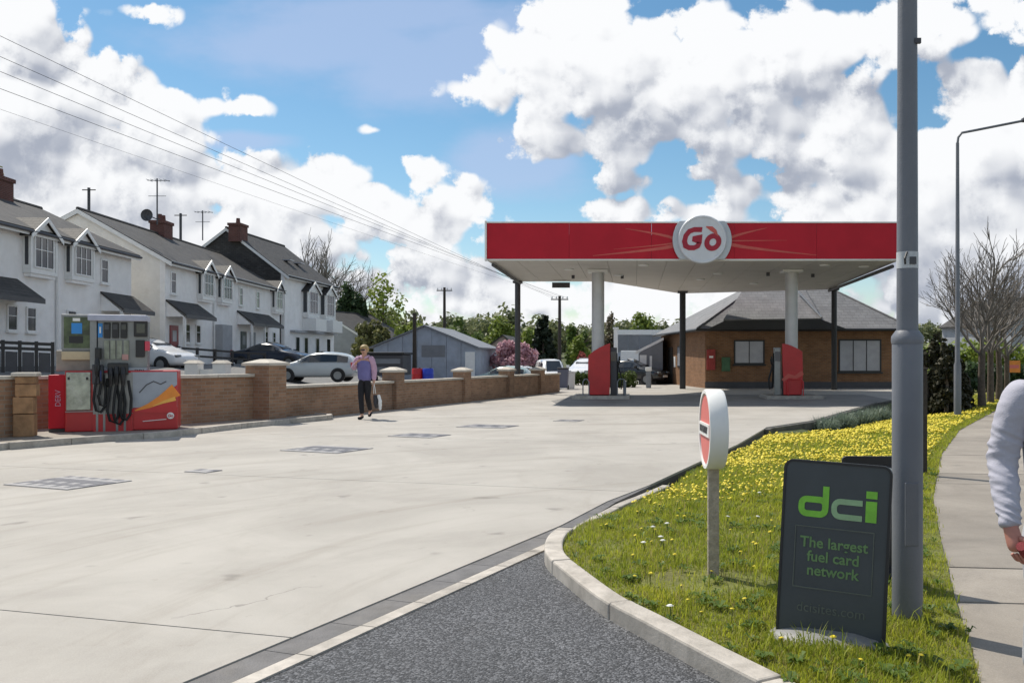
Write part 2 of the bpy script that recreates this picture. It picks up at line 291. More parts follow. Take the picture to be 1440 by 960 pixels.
# ------------------------------------------------------------------ mesh helpers
class MB:
    def __init__(s): s.v = []; s.f = []; s.m = []; s.mi = 0
    def add(s, vs, fs):
        o = len(s.v); s.v += [tuple(q) for q in vs]; s.f += [tuple(i+o for i in f) for f in fs]; s.m += [s.mi]*len(fs); return s
    def box(s, c, d, rz=0.0, taper=(1, 1)):
        x, y, z = d[0]/2, d[1]/2, d[2]/2; a, b = taper
        vs = [(-x,-y,-z),(x,-y,-z),(x,y,-z),(-x,y,-z),(-x*a,-y*b,z),(x*a,-y*b,z),(x*a,y*b,z),(-x*a,y*b,z)]
        cs, sn = math.cos(rz), math.sin(rz)
        vs = [(c[0]+p[0]*cs-p[1]*sn, c[1]+p[0]*sn+p[1]*cs, c[2]+p[2]) for p in vs]
        return s.add(vs, [(3,2,1,0),(4,5,6,7),(0,1,5,4),(1,2,6,5),(2,3,7,6),(3,0,4,7)])
    def b2(s, x0, x1, y0, y1, z0, z1): return s.box(((x0+x1)/2,(y0+y1)/2,(z0+z1)/2), (x1-x0,y1-y0,z1-z0))
    def prism(s, poly, z0, z1, axis='z'):       # poly in the two other axes, ordered ccw seen from +axis
        n = len(poly)
        if axis == 'z': a = [(p[0],p[1],z0) for p in poly]; b = [(p[0],p[1],z1) for p in poly]
        elif axis == 'y': a = [(p[0],z1,p[1]) for p in poly]; b = [(p[0],z0,p[1]) for p in poly]   # (x,z), front towards -y
        else: a = [(z0,p[0],p[1]) for p in poly]; b = [(z1,p[0],p[1]) for p in poly]               # (y,z)
        return s.add(a+b, [tuple(range(n-1,-1,-1)), tuple(range(n,2*n))]+[(i,(i+1)%n,n+(i+1)%n,n+i) for i in range(n)])
    def tube(s, pts, r, n=8, cap=True, close=False):
        pts = [Vector(p) for p in pts]; k = len(pts); rr = [r]*k if isinstance(r, (int, float)) else list(r)
        vs = []; up = None
        for i, p in enumerate(pts):
            t = (pts[min(i+1, k-1)]-pts[max(i-1, 0)])
            if t.length < 1e-9: t = Vector((0, 0, 1))
            t.normalize()
            if up is None:
                up = Vector((0, 0, 1)) if abs(t.z) < .9 else Vector((1, 0, 0))
            a = t.cross(up)
            if a.length < 1e-6: a = t.cross(Vector((0, 1, 0.1)))
            a.normalize(); b = a.cross(t); up = b
            for j in range(n):
                q = 2*PI*j/n; vs.append(p+(a*math.cos(q)+b*math.sin(q))*rr[i])
        fs = [(i*n+j, i*n+(j+1)%n, (i+1)*n+(j+1)%n, (i+1)*n+j) for i in range(k-1) for j in range(n)]
        fs = [tuple(reversed(f)) for f in fs]
        if cap: fs += [tuple(range(n)), tuple(range((k-1)*n+n-1, (k-1)*n-1, -1))]
        return s.add(vs, fs)
    def lathe(s, prof, n=16, c=(0, 0, 0), axis='z', cap=True):
        vs = []
        for (r, h) in prof:
            for j in range(n):
                q = 2*PI*j/n; a, b = r*math.cos(q), r*math.sin(q)
                vs.append((c[0]+a, c[1]+b, c[2]+h) if axis == 'z' else ((c[0]+a, c[1]-h, c[2]+b) if axis == 'y' else (c[0]+h, c[1]+a, c[2]+b)))
        k = len(prof)
        fs = [(i*n+j, i*n+(j+1)%n, (i+1)*n+(j+1)%n, (i+1)*n+j) for i in range(k-1) for j in range(n)]
        if cap: fs += [tuple(range(n-1, -1, -1)), tuple(range((k-1)*n, k*n))]
        return s.add(vs, fs)
    def ball(s, c, r, n=10, k=7, sx=1, sy=1, sz=1):
        pr = [(max(1e-4, math.sin(PI*i/k)), -math.cos(PI*i/k)) for i in range(k+1)]
        o = len(s.v); s.lathe(pr, n)
        for i in range(o, len(s.v)):
            p = s.v[i]; s.v[i] = (c[0]+p[0]*r*sx, c[1]+p[1]*r*sy, c[2]+p[2]*r*sz)
        return s
    def ribbon(s, pts, w, y0, y1, closed=False):   # stroke in the x-z plane, thickness from y0 (front) to y1
        P = [Vector((p[0], p[1])) for p in pts]; k = len(P); ws = [w]*k if isinstance(w, (int, float)) else w
        Lf, Rt = [], []
        for i in range(k):
            a = P[(i-1) % k] if (closed or i) else P[i]; b = P[(i+1) % k] if (closed or i < k-1) else P[i]
            d = (b-a).normalized(); nrm = Vector((-d.y, d.x)); sc = 1.0
            if 0 < i < k-1 or closed:
                d1 = (P[i]-a).normalized(); sc = 1/max(.5, abs(d1.dot(d)))
            Lf.append(P[i]+nrm*ws[i]/2*sc); Rt.append(P[i]-nrm*ws[i]/2*sc)
        vs = [(p.x, y0, p.y) for p in Lf]+[(p.x, y0, p.y) for p in Rt]+[(p.x, y1, p.y) for p in Lf]+[(p.x, y1, p.y) for p in Rt]
        fs = []
        for i in range(k if closed else k-1):
            j = (i+1) % k
            fs += [(i, k+i, k+j, j), (2*k+i, 2*k+j, 3*k+j, 3*k+i), (i, j, 2*k+j, 2*k+i), (k+i, 3*k+i, 3*k+j, k+j)]
        if not closed: fs += [(0, 2*k, 3*k, k), (k-1, 2*k-1, 4*k-1, 3*k-1)]
        return s.add(vs, fs)
    def mesh(s, name, mats, smooth=None, recalc=True):
        me = bpy.data.meshes.new(name); me.from_pydata(s.v, [], s.f)
        for m in (mats if isinstance(mats, (list, tuple)) else [mats]): me.materials.append(m)
        if any(s.m): me.polygons.foreach_set('material_index', s.m)
        if recalc:
            bm = bmesh.new(); bm.from_mesh(me); bmesh.ops.recalc_face_normals(bm, faces=bm.faces); bm.to_mesh(me); bm.free()
        if smooth is not None:
            me.polygons.foreach_set('use_smooth', [True]*len(me.polygons)); me.set_sharp_from_angle(angle=R(smooth))
        me.update(); return me
    def build(s, name, mats, parent=None, smooth=None, bevel=0, seg=2, recalc=True):
        o = bpy.data.objects.new(name, s.mesh(name, mats, smooth, recalc)); C.objects.link(o); o.parent = parent
        if bevel:
            b = o.modifiers.new('bevel', 'BEVEL'); b.width = bevel; b.segments = seg; b.limit_method = 'ANGLE'; b.angle_limit = R(40)
        return o
def tag(o, label, cat, group=None):
    o['label'] = label; o['category'] = cat
    if group: o['group'] = group
    return o
def struct(o, kind='structure'): o['kind'] = kind; return o
def thing(name, label, cat, loc=(0, 0, 0), rz=0.0, group=None):
    o = bpy.data.objects.new(name, None); C.objects.link(o); o.location = loc; o.rotation_euler = (0, 0, rz); o.empty_display_size = .2
    return tag(o, label, cat, group)
def copy_tree(o, parent=None):
    c = o.copy(); C.objects.link(c); c.parent = parent
    for ch in list(o.children): copy_tree(ch, c)
    return c
def fast_mesh(name, verts, faces, m, parent=None, smooth=False):     # numpy arrays, faces all of one size
    me = bpy.data.meshes.new(name); n, k = faces.shape
    me.vertices.add(len(verts)); me.vertices.foreach_set('co', np.asarray(verts, np.float32).ravel())
    me.loops.add(n*k); me.loops.foreach_set('vertex_index', faces.astype(np.int32).ravel())
    me.polygons.add(n); me.polygons.foreach_set('loop_start', np.arange(0, n*k, k, dtype=np.int32))
    me.materials.append(m); me.update(calc_edges=True); me.validate()
    o = bpy.data.objects.new(name, me); C.objects.link(o); o.parent = parent; return o
def evaluated(o, name, m, parent=None, smooth=True):
    C.objects.link(o); dg = bpy.context.evaluated_depsgraph_get(); dg.update()
    me = bpy.data.meshes.new_from_object(o.evaluated_get(dg)); old = o.data
    bpy.data.objects.remove(o)
    me.materials.clear(); me.materials.append(m); me.name = name
    me.polygons.foreach_set('use_smooth', [smooth]*len(me.polygons))
    r = bpy.data.objects.new(name, me); C.objects.link(r); r.parent = parent; return r
def lettering(body, size, m, parent, loc, name='lettering', depth=.004, align='CENTER', bold=0.0, rz=0.0, sx=1.0, roty=0.0):
    cu = bpy.data.curves.new('text', 'FONT'); cu.body = body; cu.size = size; cu.align_x = align; cu.align_y = 'CENTER'; cu.extrude = depth/2; cu.offset = bold; cu.resolution_u = 3
    o = evaluated(bpy.data.objects.new('text', cu), name, m, parent, False)
    o.data.transform(Matrix.Translation(loc) @ Matrix.Rotation(rz, 4, 'Z') @ Matrix.Rotation(roty, 4, 'Y') @ Matrix.Rotation(PI/2, 4, 'X') @ Matrix.Scale(sx, 4, (1, 0, 0)))
    return o
def skin(name, nodes, edges, m, parent=None, levels=2, wobble=0.0, wscale=8.0, fold=0.0, at_=()):
    me = bpy.data.meshes.new('skin'); keys = list(nodes); ix = {k: i for i, k in enumerate(keys)}
    me.from_pydata([nodes[k][:3] for k in keys], [(ix[a], ix[b]) for a, b in edges], [])
    o = bpy.data.objects.new('skin', me); md = o.modifiers.new('skin', 'SKIN'); md.use_smooth_shade = True; md.branch_smoothing = .6
    for i, k in enumerate(keys):
        r = nodes[k][3]; sv_ = me.skin_vertices[0].data[i]
        sv_.radius = r if isinstance(r, tuple) else (r, r); sv_.use_root = (i == 0)
    su = o.modifiers.new('sub', 'SUBSURF'); su.levels = su.render_levels = levels
    r = evaluated(o, name, m, parent)
    if wobble:
        r.data.update()
        nr = [v.normal.copy() for v in r.data.vertices]
        for v, n in zip(r.data.vertices, nr):
            p = Vector((v.co.x*1.0, v.co.y*1.0, v.co.z*1.35))*wscale
            v.co += n*wobble*(mnoise.noise(p)+.7*mnoise.noise(Vector((p.x*1.5+p.z*.8, p.y*1.5, p.z*3.2-p.x))))
    if fold:                              # gathered creases, strongest about the elbow and the cuff
        r.data.update(); nr = [v.normal.copy() for v in r.data.vertices]
        for v, n in zip(r.data.vertices, nr):
            k = .12+max(math.exp(-((v.co-q).length/w_)**2)*a_ for q, w_, a_ in zip(at_, (.15, .10), (.75, 1.0)))
            q = Vector((v.co.x*5+v.co.z*9, v.co.y*7-v.co.z*5, v.co.z*26+v.co.x*12)); v.co += n*fold*k*(1.3-3.2*abs(mnoise.noise(q))-1.2*abs(mnoise.noise(q*.55+Vector((3, 1, 7)))))
    return r
def lerp(tab, y):
    xs = [t[0] for t in tab]; return float(np.interp(y, xs, [t[1] for t in tab]))

# ------------------------------------------------------------------ ground, forecourt, road, pavement
WALL0, WDIR = Vector((-8.08, 21.4)), Vector((.26, 1)).normalized()
WN = Vector((WDIR.y, -WDIR.x))                                  # out of the wall, towards the forecourt
def wallx(Y): return -8.08+.26*(Y-21.4)
EDGE = [(-.65, 7.75), (-.277, 9.1), (.164, 10.24), (.754, 12.08), (1.77, 15.2), (2.72, 18.6), (2.82, 19.0), (4.22, 21.1), (7.79, 29.2), (13.6, 40.5)]
def ground_h(X, Y):
    sm = lambda a, b, t: (lambda q: q*q*(3-2*q))(min(1, max(0, (t-a)/(b-a))))
    h = -.07-.45*sm(48, 57, Y)*(1-sm(95, 125, Y))*sm(4.7, 5.6, -X)*(1-sm(10.2, 11.6, -X))
    dl = wallx(min(max(Y, 0), 46))-X
    h += (.05*sm(.2, 4, dl)+1.15*sm(15.2, 21.2, -X)*sm(1, 5, dl))*(1-sm(75, 95, Y))*sm(4, 12, Y+8)
    ex = lerp([(e[1], e[0]) for e in EDGE], Y)
    h -= .75*sm(.1, 1.2, X-ex)*sm(5, 9, Y)*(1-sm(60, 90, Y)) if Y > 5 else .75*sm(1, 3, X-3)
    h += 3.0*sm(95, 210, Y)+4*sm(200, 420, Y)
    h += 3.0*sm(38, 60, -X-2)*sm(10, 40, Y)+2.2*sm(24, 60, X-12)*sm(30, 60, Y)
    return h
def build_ground():
    ys = list(np.arange(-20, 60, 1.6))+list(np.arange(60, 110, 5))+list(np.arange(110, 460, 18))+[600, 1000, 2000]
    xs = sorted(set([-2000, -900, -400, -220, -140]+list(np.arange(-100, -30, 7))+list(np.arange(-30, 26, 1.3))+list(np.arange(26, 100, 7))+[140, 220, 400, 900, 2000]))
    v = [(x, y, ground_h(x, y)+.03*mnoise.noise(Vector((x*.3, y*.3, 0)))*min(1, max(0, (abs(x)-18)/6))) for y in ys for x in xs]; n = len(xs)
    f = [(j*n+i, j*n+i+1, (j+1)*n+i+1, (j+1)*n+i) for j in range(len(ys)-1) for i in range(n-1)]
    mb = MB(); mb.add(v, f); o = mb.build('ground', M_GROUND, smooth=60, recalc=False); struct(o)
build_ground()

def clip(poly, a, b):                                            # keep what lies left of a->b
    out = []
    for i, p in enumerate(poly):
        q = poly[(i+1) % len(poly)]
        s = lambda r: (b[0]-a[0])*(r[1]-a[1])-(b[1]-a[1])*(r[0]-a[0])
        sp, sq = s(p), s(q)
        if sp >= 0: out.append(p)
        if (sp >= 0) != (sq >= 0):
            t = sp/(sp-sq); out.append((p[0]+(q[0]-p[0])*t, p[1]+(q[1]-p[1])*t))
    return out
CD = Vector((.345, .939))
FORE = [(-16.5, -7), (-6.1, -7.1)] + EDGE + [(13.6, 62), (-4.2, 62), (-3.42, 39.4), (-7.9, 22.1), (-7.28, 21.3), (-9.04, 17.6), (-10.1, 14.16), (-14.0, 1.0)]
def area(p): return sum(p[i][0]*p[(i+1) % len(p)][1]-p[(i+1) % len(p)][0]*p[i][1] for i in range(len(p)))/2
def tri_prism(poly, z0, z1):                                     # concave outline -> solid
    bm = bmesh.new(); vs = [bm.verts.new((p[0], p[1], z1)) for p in poly]; f = bm.faces.new(vs)
    r = bmesh.ops.extrude_face_region(bm, geom=[f]); vv = [q for q in r['geom'] if isinstance(q, bmesh.types.BMVert)]
    bmesh.ops.translate(bm, vec=(0, 0, z0-z1), verts=vv); bmesh.ops.triangulate(bm, faces=[q for q in bm.faces if len(q.verts) > 4])
    bmesh.ops.recalc_face_normals(bm, faces=bm.faces); return bm
def bm_obj(bm, name, m, parent=None):
    me = bpy.data.meshes.new(name); bm.to_mesh(me); bm.free(); me.materials.append(m); o = bpy.data.objects.new(name, me); C.objects.link(o); o.parent = parent; return o
fore = struct(bm_obj(tri_prism(FORE, -1.0, -.03), 'forecourt', M_JOINT))
def slabs():
    a = R(-15.2); ux, uy = Vector((math.cos(a), math.sin(a))), Vector((-math.sin(a), math.cos(a)))
    O = Vector((-1.83, 4.65)); bw, bl, gap = 60.0, 5.4, .006
    for i in range(-1, 2):
        for j in range(-4, 13):
            p = list(FORE)
            c = [O+ux*(i*bw+gap-30)+uy*(j*bl+gap), O+ux*((i+1)*bw-gap-30)+uy*(j*bl+gap), O+ux*((i+1)*bw-gap-30)+uy*((j+1)*bl-gap), O+ux*(i*bw+gap-30)+uy*((j+1)*bl-gap)]
            for k in range(4): p = clip(p, c[k], c[(k+1) % 4]) if len(p) > 2 else p
            q = []
            for r in p:
                if not q or (Vector(r)-Vector(q[-1])).length > 1e-4: q.append(r)
            if len(q) > 2 and (Vector(q[0])-Vector(q[-1])).length < 1e-4: q.pop()
            if len(q) < 3 or abs(area(q)) < .02: continue
            try: bm_obj(tri_prism(q, -.028, 0.0), 'slab', M_CONC, fore)
            except Exception: pass
slabs()
M_BAYSHADE = concrete_mat('shade_dark_concrete', (.15, .142, .135), (.21, .20, .188), .8, (.06, .055, .05))  # darker concrete colour that deepens the shade under the canopy
struct(bm_obj(tri_prism([(-2.3, 27.55), (7.0, 27.6), (9.2, 32.0), (9.4, 36.5), (-2.0, 36.5), (-2.9, 31)], -.02, .004), 'canopy_shade_slab', M_BAYSHADE))  # thin sheet laid where the canopy's shadow falls, shade put into its colour
# drain channel along the forecourt's mouth, with a concrete edging strip
chan = bpy.data.objects.new('drain_channel', None); C.objects.link(chan); tag(chan, 'dark iron drain channel crossing the mouth of the concrete forecourt', 'drain')
def strip(o0, side0, side1, t0, t1, z0, z1):
    n = Vector((CD.y, -CD.x)); a, b = Vector(o0)+CD*t0, Vector(o0)+CD*t1
    return [tuple(a+n*side0), tuple(a+n*side1), tuple(b+n*side1), tuple(b+n*side0)]
t = -13.0
while t < -.02:
    L = .5; MB().prism(strip((-.65, 7.75), .004, .19, t, min(t+L-.006, -.0), 0, 0), -.12, -.008).build('grate', M_CHAN, chan)
    MB().prism(strip((-.65, 7.75), .205, .30, 2*t+12.9 if False else t, t+L-.008, 0, 0), -.12, -.002).build('edging_stone', M_KERB, chan)
    t += L
EC = [(-.65, 7.75), (-.277, 9.1), (.164, 10.24)]
for i in range(2):                                               # the channel's narrow end running up beside the grass
    a, b = Vector(EC[i]), Vector(EC[i+1]); d = (b-a).normalized(); n = Vector((d.y, -d.x)); w0, w1 = (.15, .09) if i == 0 else (.09, .02)
    MB().prism([tuple(a-n*.0+n*.003), tuple(a+n*w0), tuple(b+n*w1), tuple(b+n*.003)], -.12, -.008).build('grate', M_CHAN, chan)
# asphalt mouth in front of the channel
nC = Vector((CD.y, -CD.x)); A0 = Vector((-.65, 7.75))+nC*.302
asph = [tuple(A0-CD*13), (9, -7.4), (9, 2.2), (1.5, 2.4), (1.1, 3.0), (.6, 3.74), (.08, 4.66), (-.13, 5.15), (-.40, 5.86), (-.56, 6.3), (-.60, 6.75), tuple(A0-CD*.7)]
struct(bm_obj(tri_prism(asph, -.3, -.012), 'asphalt_apron', M_ASPH))
# kerb stones round the grass
KC = [(2.1, 1.5), (1.62, 2.2), (1.13, 2.95), (.63, 3.74), (.11, 4.68), (-.14, 5.15), (-.415, 5.86), (-.55, 6.25), (-.60, 6.62), (-.60, 6.95), (-.555, 7.25)]
def resample(P, step):
    P = [Vector(p) for p in P]; fine = []
    for i in range(len(P)-1):
        p0 = P[max(i-1, 0)]; p1 = P[i]; p2 = P[i+1]; p3 = P[min(i+2, len(P)-1)]
        for k in range(12):
            t = k/12; fine.append(.5*((2*p1)+(p2-p0)*t+(2*p0-5*p1+4*p2-p3)*t*t+(-p0+3*p1-3*p2+p3)*t**3))
    fine.append(P[-1]); out = [fine[0]]; acc = 0
    for i in range(1, len(fine)):
        acc += (fine[i]-fine[i-1]).length
        if acc >= step: out.append(fine[i]); acc = 0
    if (out[-1]-fine[-1]).length > step*.3: out.append(fine[-1])
    return out
kerb = struct(bpy.data.objects.new('kerb', None)); C.objects.link(kerb)
kp = resample(KC, .1)
def kerb_run(pts, w, z0, z1, per, parent, m, flip=1):
    i = 0
    while i < len(pts)-1:
        j = min(i+per, len(pts)-1); mb = MB(); seg = pts[i:j+1]; L, Rr = [], []
        for k, p in enumerate(seg):
            q0 = pts[max(i+k-1, 0)]; q1 = pts[min(i+k+1, len(pts)-1)]; d = (q1-q0).normalized(); n = Vector((-d.y, d.x))
            if k == 0: p = p+d*.004
            if k == len(seg)-1: p = p-d*.004
            L.append(p+n*w/2); Rr.append(p-n*w/2)
        dz = random.uniform(-.004, .004)
        n_ = len(seg); top = [(p.x, p.y, z1+dz) for p in L]+[(p.x, p.y, z1+dz) for p in Rr]; bot = [(p.x, p.y, z0) for p in L]+[(p.x, p.y, z0) for p in Rr]
        fs = []
        for k in range(n_-1):
            fs += [(k, k+1, n_+k+1, n_+k), (2*n_+k, 3*n_+k, 3*n_+k+1, 2*n_+k+1), (k, 2*n_+k, 2*n_+k+1, k+1), (n_+k, n_+k+1, 3*n_+k+1, 3*n_+k)]
        fs += [(0, n_, 3*n_, 2*n_), (n_-1, 3*n_-1, 4*n_-1, 2*n_-1)]
        mb.add(top+bot, fs); mb.build('kerb_stone', m, parent, bevel=.014); i = j
kerb_run(kp, .135, -.25, .085, 9, kerb, M_KERB)
ep = resample([(-.50, 7.40), (-.36, 7.95), (-.12, 8.75), (.10, 9.3), (.36, 10.05)], .1)
kerb_run(ep, .10, -.25, .035, 9, kerb, M_KERB)

# grass verge between forecourt and pavement
PZ = lambda Y: -.012-.006*max(0.0, Y-8)
VL = [(1.5, 2.18), (2.2, 1.70), (2.95, 1.21), (3.74, .70), (4.39, .345), (4.72, .17), (5.12, -.06), (5.82, -.34), (6.54, -.52), (7.05, -.53), (7.45, -.46), (8.0, -.30), (9.1, -.02), (10.24, .40), (12.08, .77), (15.2, 1.79), (18.6, 2.74), (19.05, 2.87), (21.1, 4.25), (29.2, 7.82), (40.5, 13.6), (62, 14.0)]
PAVE_PX = [(1362, 985), (1352, 930), (1331, 850), (1312, 760), (1303, 700), (1318, 640), (1345, 605), (1400, 576), (1428, 564)]
def pv(px, py):
    Y = 10.0
    for _ in range(30): Y = F*(CAM_Z-PZ(Y))/(py-CY)
    return (Y, (px-CX)*Y/F)
VR = [(0, 1.15)]+[pv(*p) for p in PAVE_PX]; VR += [(VR[-1][0]+25, VR[-1][1]+20)]
VZL = [(2, .05), (7.5, .055), (8.5, .0), (10.2, -.06), (12, -.08), (15, -.13), (18.6, -.17), (19, -.26), (21, -.40), (29, -.62), (40, -.55), (62, -.4)]
def verge_z(X, Y):
    l, r = lerp(VL, Y), lerp(VR, Y); f = min(1, max(0, (X-l)/max(.1, r-l)))
    z = lerp(VZL, Y)*(1-f)+(PZ(Y)+.012)*f
    return z+.05*math.sin(PI*f)*(1 if Y < 12 else .4)+.012*mnoise.noise(Vector((X*2.3, Y*2.3, 0)))
def build_verge():
    ys = list(np.arange(1.6, 12, .2))+list(np.arange(12, 40, .5))+list(np.arange(40, 61, 3)); nx = 18; v = []
    for y in ys:
        l, r = lerp(VL, y)-.01, lerp(VR, y)+.06
        v += [(l+(r-l)*i/nx, y, verge_z(l+(r-l)*i/nx, y)) for i in range(nx+1)]
    f = [(j*(nx+1)+i, j*(nx+1)+i+1, (j+1)*(nx+1)+i+1, (j+1)*(nx+1)+i) for j in range(len(ys)-1) for i in range(nx)]
    struct(MB().add(v, f).build('verge', M_SOIL, smooth=80, recalc=False))
build_verge()
# pavement bays
pave = struct(bpy.data.objects.new('pavement', None)); C.objects.link(pave)
def build_pave():
    y = .6; k = 0
    while y < 52:
        L = (1.9 if k % 3 else .8)*(1+.02*y); y1 = y+L-.012*(1+y*.05)
        def row(Y):
            a = lerp(VR, Y); b = lerp(VR, Y+.01); return a, 2.25
        a0, w = row(y); a1, _ = row(y1); dz = random.uniform(-.004, .004)
        MB().prism([(a0, y), (a0+w, y-.25), (a1+w, y1-.25), (a1, y1)], -.5, 0).build('paving_slab', M_PAVE, pave, bevel=.006)
        o = pave.children[-1]
        for vtx in o.data.vertices: vtx.co.z += PZ(vtx.co.y)+dz
        y += L; k += 1
    ys = np.arange(.6, 60, 1.5); v = []
    for Y in ys: v += [(lerp(VR, Y)+.02, Y, PZ(Y)-.025), (lerp(VR, Y)+2.2, Y, PZ(Y)-.025)]
    struct(MB().add(v, [(2*i, 2*i+1, 2*i+3, 2*i+2) for i in range(len(ys)-1)]).build('pavement_bed', M_JOINT, recalc=False))
    kr = struct(bpy.data.objects.new('road_kerb', None)); C.objects.link(kr)
    pts = [Vector((lerp(VR, Y)+2.33, Y-.25)) for Y in np.arange(-2, 55, .45)]
    kerb_run(pts, .13, -.6, -.03, 2, kr, M_KERB)
    v = []; ys = np.arange(-6, 75, 2.0)
    for Y in ys: v += [(lerp(VR, Y)+2.38, Y-.25, PZ(Y)-.12), (lerp(VR, Y)+9.5, Y-.25, PZ(Y)-.14)]
    struct(MB().add(v, [(2*i, 2*i+1, 2*i+3, 2*i+2) for i in range(len(ys)-1)]).build('road', M_ROAD, recalc=False))
build_pave()
# estate road and yards behind the wall, and the tarmac behind the shop
def draped(name, poly_rows, m, dz):
    v = []; 
    for (Y, a, b) in poly_rows:
        for i in range(13): X = a+(b-a)*i/12; v.append((X, Y, ground_h(X, Y)+dz))
    n = 13; struct(MB().add(v, [(j*n+i, j*n+i+1, (j+1)*n+i+1, (j+1)*n+i) for j in range(len(poly_rows)-1) for i in range(n-1)]).build(name, m, smooth=80, recalc=False))
draped('estate_road', [(Y, wallx(min(Y, 44))-21.5, wallx(min(Y, 44))-1.2) for Y in np.arange(10, 76, 1.5)], M_TARMAC, .06)
draped('back_road', [(Y, -4.4, 30) for Y in np.arange(62.05, 86, 3)], M_TARMAC, .06)

# ------------------------------------------------------------------ iron tank covers let into the concrete
M_TILED = mat('cover_tile_dark', (.12, .12, .135), .6, .2, 20); M_TILEL = mat('cover_tile_pale', (.33, .32, .32), .6, .15, 20)
def tank_cover(cx, cy, a, b, rz, nx, ny, label):
    o = thing('tank_cover', label, 'manhole cover', (cx, cy, .0), rz, 'tank covers in the concrete forecourt')
    MB().b2(-a/2, a/2, -b/2, b/2, .001, .005).build('frame', M_TILEL, o)
    ta, tb = a/nx, b/ny; md = MB().b2(-ta*.46, ta*.46, -tb*.46, tb*.46, .0, .008).mesh('tile', M_TILED); ml = md.copy(); ml.materials.clear(); ml.materials.append(M_TILEL)
    for i in range(nx):
        for j in range(ny):
            t = bpy.data.objects.new('tile', md if (i*3+j*2+(i*j) % 2) % 3 else ml); C.objects.link(t); t.parent = o; t.location = (-a/2+ta*(i+.5), -b/2+tb*(j+.5), .003)
tank_cover(-6.63, 10.42, 1.08, .80, R(-22.5), 10, 8, 'chequered tank cover nearest the camera, at the left edge')
tank_cover(*G(460, 632), 1.15, .85, R(-22.5), 9, 7, 'chequered tank cover second nearest, right of the fuel pump')
tank_cover(*G(590, 612.5), .95, .7, R(-22.5), 6, 5, 'chequered tank cover third along, in front of the walking woman')
tank_cover(*G(686, 599.5), 1.1, .8, R(-20), 6, 5, 'chequered tank cover farthest but one, left of the canopy shadow')
tank_cover(*G(800, 591.5), .6, .5, R(-20), 3, 3, 'small tank cover farthest off, just before the canopy shadow')
tank_cover(*G(286, 662.5), .36, .28, R(-20), 3, 2, 'small square cover alone between the two nearest tank covers')

# ------------------------------------------------------------------ canopy
CYF = 30.2; KF = F/CYF
SOF = ZH(367, CYF); TOP = ZH(311, CYF)
can = thing('petrol_canopy', 'red fascia petrol station canopy on silver and dark columns', 'canopy', (2, 36, 0))
off = Vector((2, 36, 0))
def loc(p, o=off): return tuple(Vector(p)-o)
CP = [(-5.02, 30.2), (9.0, 30.2), (9.35, 42.6), (2.33, 45.2), (-1.31, 38.2), (-5.0, 38.2)]
def inset(P, d):
    c = Vector((2, 36)); return [tuple(c+(Vector(p)-c)*(1-d/(Vector(p)-c).length)) for p in P]
bm = tri_prism([(p[0]-2, p[1]-36) for p in inset(CP, .12)], SOF+.06, SOF+.9); bm_obj(bm, 'roof_deck', M_DARK, can)
# soffit in planks of sheet running front to back
for i in range(14):
    x0, x1 = -5.0+i*1.02, -5.0+(i+1)*1.02-.012
    p = [(q[0], q[1]) for q in inset(CP, .06)]
    for a, b in (((x0, 0), (x0, -1)), ((x1, 0), (x1, 1))): p = clip(p, a, b) if len(p) > 2 else p
    if len(p) > 2 and abs(area(p)) > .05: bm_obj(tri_prism([(q[0]-2, q[1]-36) for q in p], SOF, SOF+.05), 'soffit_panel', M_SOFFIT, can)
M_FASC = {}
def fascia(a, b, z0, z1, th=.10, front=False):
    a, b = Vector(a), Vector(b); d = (b-a).normalized(); L = (b-a).length; n = Vector((d.y, -d.x)); k = max(1, round(L/2.8)) if not front else 5
    for i in range(k):
        p, q = a+d*(L*i/k+.004), a+d*(L*(i+1)/k-.004)
        MB().prism([loc((*p, 0))[:2], loc((*q, 0))[:2], loc((*(q-n*th), 0))[:2], loc((*(p-n*th), 0))[:2]], z0, z1).build('fascia_panel', M_RED, can)
    for nm, zz, hh, o_ in (('top_trim', z1+.003, .05, .03), ('bottom_trim', z0-.043, .04, .01)):
        p, q = a+n*o_, b+n*o_
        MB().prism([loc((*p, 0))[:2], loc((*q, 0))[:2], loc((*(q-n*(th+o_)), 0))[:2], loc((*(p-n*(th+o_)), 0))[:2]], zz, zz+hh).build(nm, M_WHITE, can, bevel=.008)
for i in range(6): fascia(CP[i], CP[(i+1) % 6], SOF+.07, TOP-.07, front=(i == 0))
for p in CP[:2]: MB().box(loc((p[0]+(.02 if p[0] > 0 else -.02), p[1]-.01, (SOF+TOP)/2)), (.06, .14, TOP-SOF)).build('corner_trim', M_WHITE, can)
# printed rays on the fascia left and right of the badge
bx = XU(987, CYF); bz = ZH(338, CYF)
for s, (x0, z0, x1, z1, w) in [(-1, (.9, .05, 2.6, .40, .10)), (-1, (.9, -.18, 3.7, -.52, .12)), (-1, (.9, -.08, 3.0, -.30, .05)), (1, (.9, .05, 2.2, .42, .10)), (1, (.9, -.12, 3.9, -.50, .12)), (1, (.9, -.02, 2.9, .0, .05))]:
    n_ = 7; pts = [(bx-2+s*(x0+(x1-x0)*i/n_), bz+z0+(z1-z0)*(i/n_)**.75) for i in range(n_+1)]
    MB().ribbon(pts, [w*(1-i/n_*.85) for i in range(n_+1)], CYF-36-.006, CYF-36-.002).build('fascia_print', M_SWOOSH, can)
